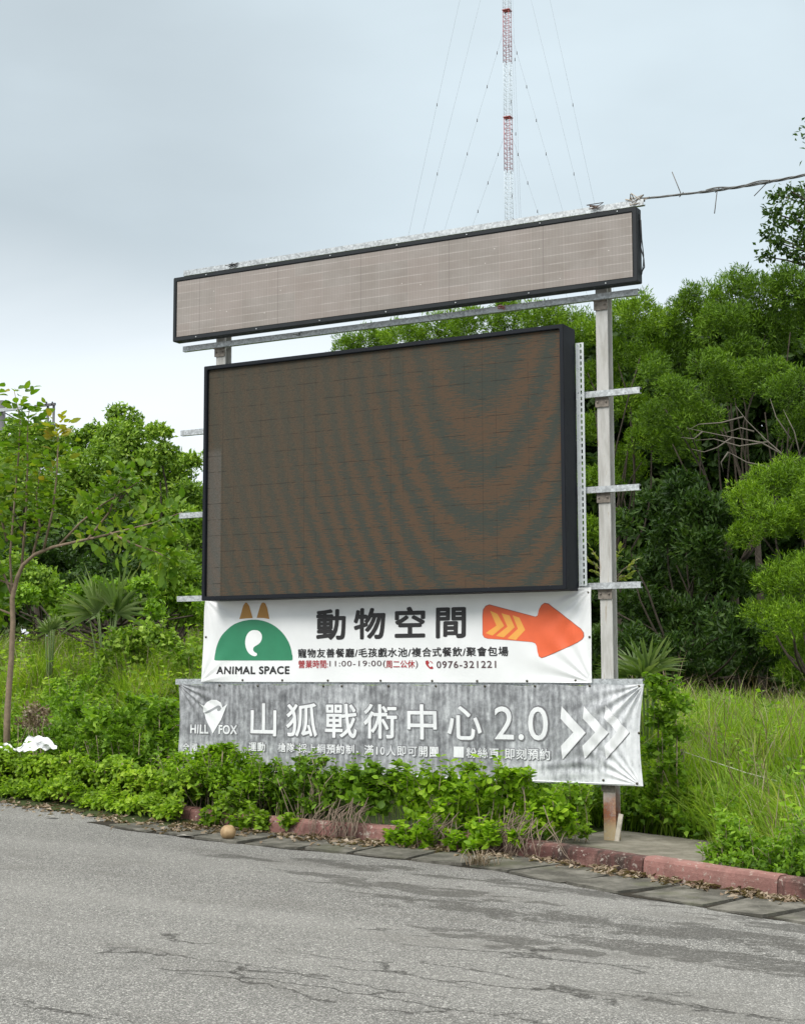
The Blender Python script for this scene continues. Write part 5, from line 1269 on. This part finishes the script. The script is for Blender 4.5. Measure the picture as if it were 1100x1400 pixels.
# ------------------------------------------------------------------ overhead cable
def cable():
    y0 = .30; S0 = on_y(874, 272, y0); E0 = on_y(1240, 214, 1.9)
    root = empty('overhead_cable', S0, 'twisted grey overhead cable running from the display corner to the right', 'cable'); rng = np.random.default_rng(171)
    def pt(t_):
        p = S0+(E0-S0)*t_; p = p+np.array([0, 0, -.035*math.sin(math.pi*min(t_*1.3, 1))]); return p
    mb = MB(); N = 90
    for ph, r, off in ((0, .009, .006), (2.1, .006, .009), (4.2, .005, .010)):
        mb.tube([pt(i/N)+np.array([0, math.sin(i*.42+ph), math.cos(i*.42+ph)])*off*(1 if i/N > .22 else .5) for i in range(N+1)], r, 5)
    mb.tube([pt(.24+.005*i)+np.array([0, 0, .012+.012*math.sin(i*.2)]) for i in range(60)], .007, 5)
    mb.build('strands', simple('grey_cable_sheath', (.10, .10, .095), .6), root)
    MT = simple('tie_wire', (.14, .13, .12), .6)
    for (u, v, u2, v2) in ((929, 264, 918, 235), (977, 257, 976, 292), (1045, 249, 1030, 268)):
        t_ = (u-874)/(1240-874); a = pt(t_); q = on_y(u2, v2, a[1]); mb = MB(); mb.tube([a+np.array([-.02, 0, -.02]), a+np.array([.02, 0, .02]), a, a*.5+q*.5, q], .0045, 5); mb.build('cable_tie', MT, root)
    mb = MB()
    for i in range(3):
        P = [S0+rng.normal(size=3)*np.array([.06, .03, .03])+np.array([-.05, 0, -.01]) for _ in range(10)]; mb.tube(P, .005, 5)
    mb.build('lashing', simple('pale_lashing', (.34, .30, .25), .8), root)
cable()

# ------------------------------------------------------------------ guyed radio mast far behind
def mast():
    D = 150.0; d = ray(694, 150); p = CAM+d*(D/math.hypot(d[0], d[1])); base = np.array([p[0], p[1], 1.5])
    root = empty('radio_mast', base, 'very tall guyed lattice mast in red and white far behind the sign', 'radio mast')
    def zpx(v): r_ = ray(694, v); return CAM[2]+r_[2]*D/math.hypot(r_[0], r_[1])
    MR = simple('mast_red_paint', (.34, .085, .085), .6); MW_ = simple('mast_white_paint', (.58, .63, .66), .6)
    seg = (zpx(160)-zpx(234)); z0 = zpx(234); k0 = -8; hw = .31
    for k in range(k0, 6):
        za = z0+k*seg; zb = za+seg
        if za < 1.5: za = 1.5
        if zb < 2: continue
        red = k % 2 == 0; mb = MB(); r = .032 if red else .019; cs = [(-hw, -hw), (hw, -hw), (hw, hw), (-hw, hw)]
        for a, b in cs: mb.tube([(base[0]+a, base[1]+b, za), (base[0]+a, base[1]+b, zb)], r, 5)
        n_ = 11
        for i in range(n_):
            z = za+(zb-za)*(i+.5)/n_; zn_ = z+(zb-za)/n_*.5
            for j in range(4):
                a, b = cs[j], cs[(j+1) % 4]
                mb.tube([(base[0]+a[0], base[1]+a[1], z), (base[0]+b[0], base[1]+b[1], z)], .020 if red else .014, 4)
                mb.tube([(base[0]+a[0], base[1]+a[1], z), (base[0]+b[0], base[1]+b[1], zn_)], .012, 4)
        if red: mb.box(base[0]-hw-.08, base[0]+hw+.08, base[1]-hw-.08, base[1]+hw+.08, zb-.10, zb-.02)
        mb.build('lattice_section', MR if red else MW_, root)
    MGW = simple('guy_wire_steel', (.20, .22, .24), .6); MIN = simple('insulator_porcelain', (.07, .06, .06), .5)
    rxy = np.array([RT[0], RT[1], 0]); rxy /= np.linalg.norm(rxy); fxy = np.array([FW[0], FW[1], 0]); fxy /= np.linalg.norm(fxy)
    for ang in (152, 29, 271):
        A = base+(rxy*math.cos(R(ang))+fxy*math.sin(R(ang)))*22.8
        for v in (172, 26, -140, -283):
            T_ = np.array([base[0], base[1], zpx(v)]); mb = MB(); mb.tube([T_, T_*.5+A*.5+np.array([0, 0, -.25]), A], .0105, 4); g = mb.build('guy_wire', MGW, root)
            for f_ in ((.05, .10, .15, .20, .62) if v > 0 else (.35, .62, .85)):
                q = T_+(A-T_)*f_+np.array([0, 0, -.9*f_*(1-f_)]); mb = MB(); mb.tube([q+np.array([0, 0, .16]), q-np.array([0, 0, .16])], .042, 5); c = mb.build('insulator', MIN, g); c.location = (0, 0, 0)
mast()

# ------------------------------------------------------------------ power poles behind the left trees
MPOLE = simple('concrete_pole', (.10, .10, .105), .8, 0, .15, 5)
y = 30.0; a = on_y(3, 900, y); base = np.array([a[0], y, float(tz(a[0], y))]); top = on_y(3, 548, y)
root = empty('utility_pole', base, 'weathered concrete power pole at the far left edge', 'utility pole', 'power poles beyond the trees')
mb = MB(); mb.tube([base-np.array([0, 0, .3]), top], [.17, .13], 10); mb.build('pole', MPOLE, root)
mb = MB(); c = on_y(3, 562, y); mb.box(c[0]-1.1, c[0]+1.1, y-.2, y-.1, c[2]-.06, c[2]+.06); mb.build('crossarm', MGALV, root)
y2 = 34.0; a = on_y(66, 900, y2); base2 = np.array([a[0], y2, float(tz(a[0], y2))])
root2 = empty('utility_pole', base2, 'twin-post power structure with crossbars above the left trees', 'utility pole', 'power poles beyond the trees')
k = depth_at(y2, 70)/F
for u in (66, 74):
    q = on_y(u, 552, y2); mb = MB(); mb.tube([(q[0], y2, base2[2]-.3), (q[0], y2, q[2])], .052, 8); mb.build('post', MPOLE, root2)
for (u0, u1, v) in ((50, 78, 556), (34, 78, 586.5)):
    A, B = on_y(u0, v, y2), on_y(u1, v, y2); mb = MB(); mb.box(A[0], B[0], y2-.12, y2-.055, A[2]-.05, A[2]+.05); mb.build('crossbar', MPOLE, root2)
for (u, v) in ((66, 553), (74, 553), (72, 581), (60, 583)):
    q = on_y(u, v, y2); mb = MB(); mb.tube([(q[0], y2-.09, q[2]-.05), (q[0], y2-.09, q[2]+.10)], [.05, .03], 6); mb.build('insulator', MBLK, root2)
for (u0, v0, u1, v1) in ((3, 562, 128, 592), (3, 570, 110, 594)):
    A, B = on_y(u0, v0, y), on_y(u1, v1, y2+14); mb = MB(); mb.tube([A+(B-A)*t_+np.array([0, 0, -.5*math.sin(math.pi*t_)]) for t_ in np.linspace(0, 1, 14)], .022, 4)
    o = mb.build('power_line', MBLK); tag(o, 'thin sagging power line from the pole at the far left', 'power line', 'power lines at the left')
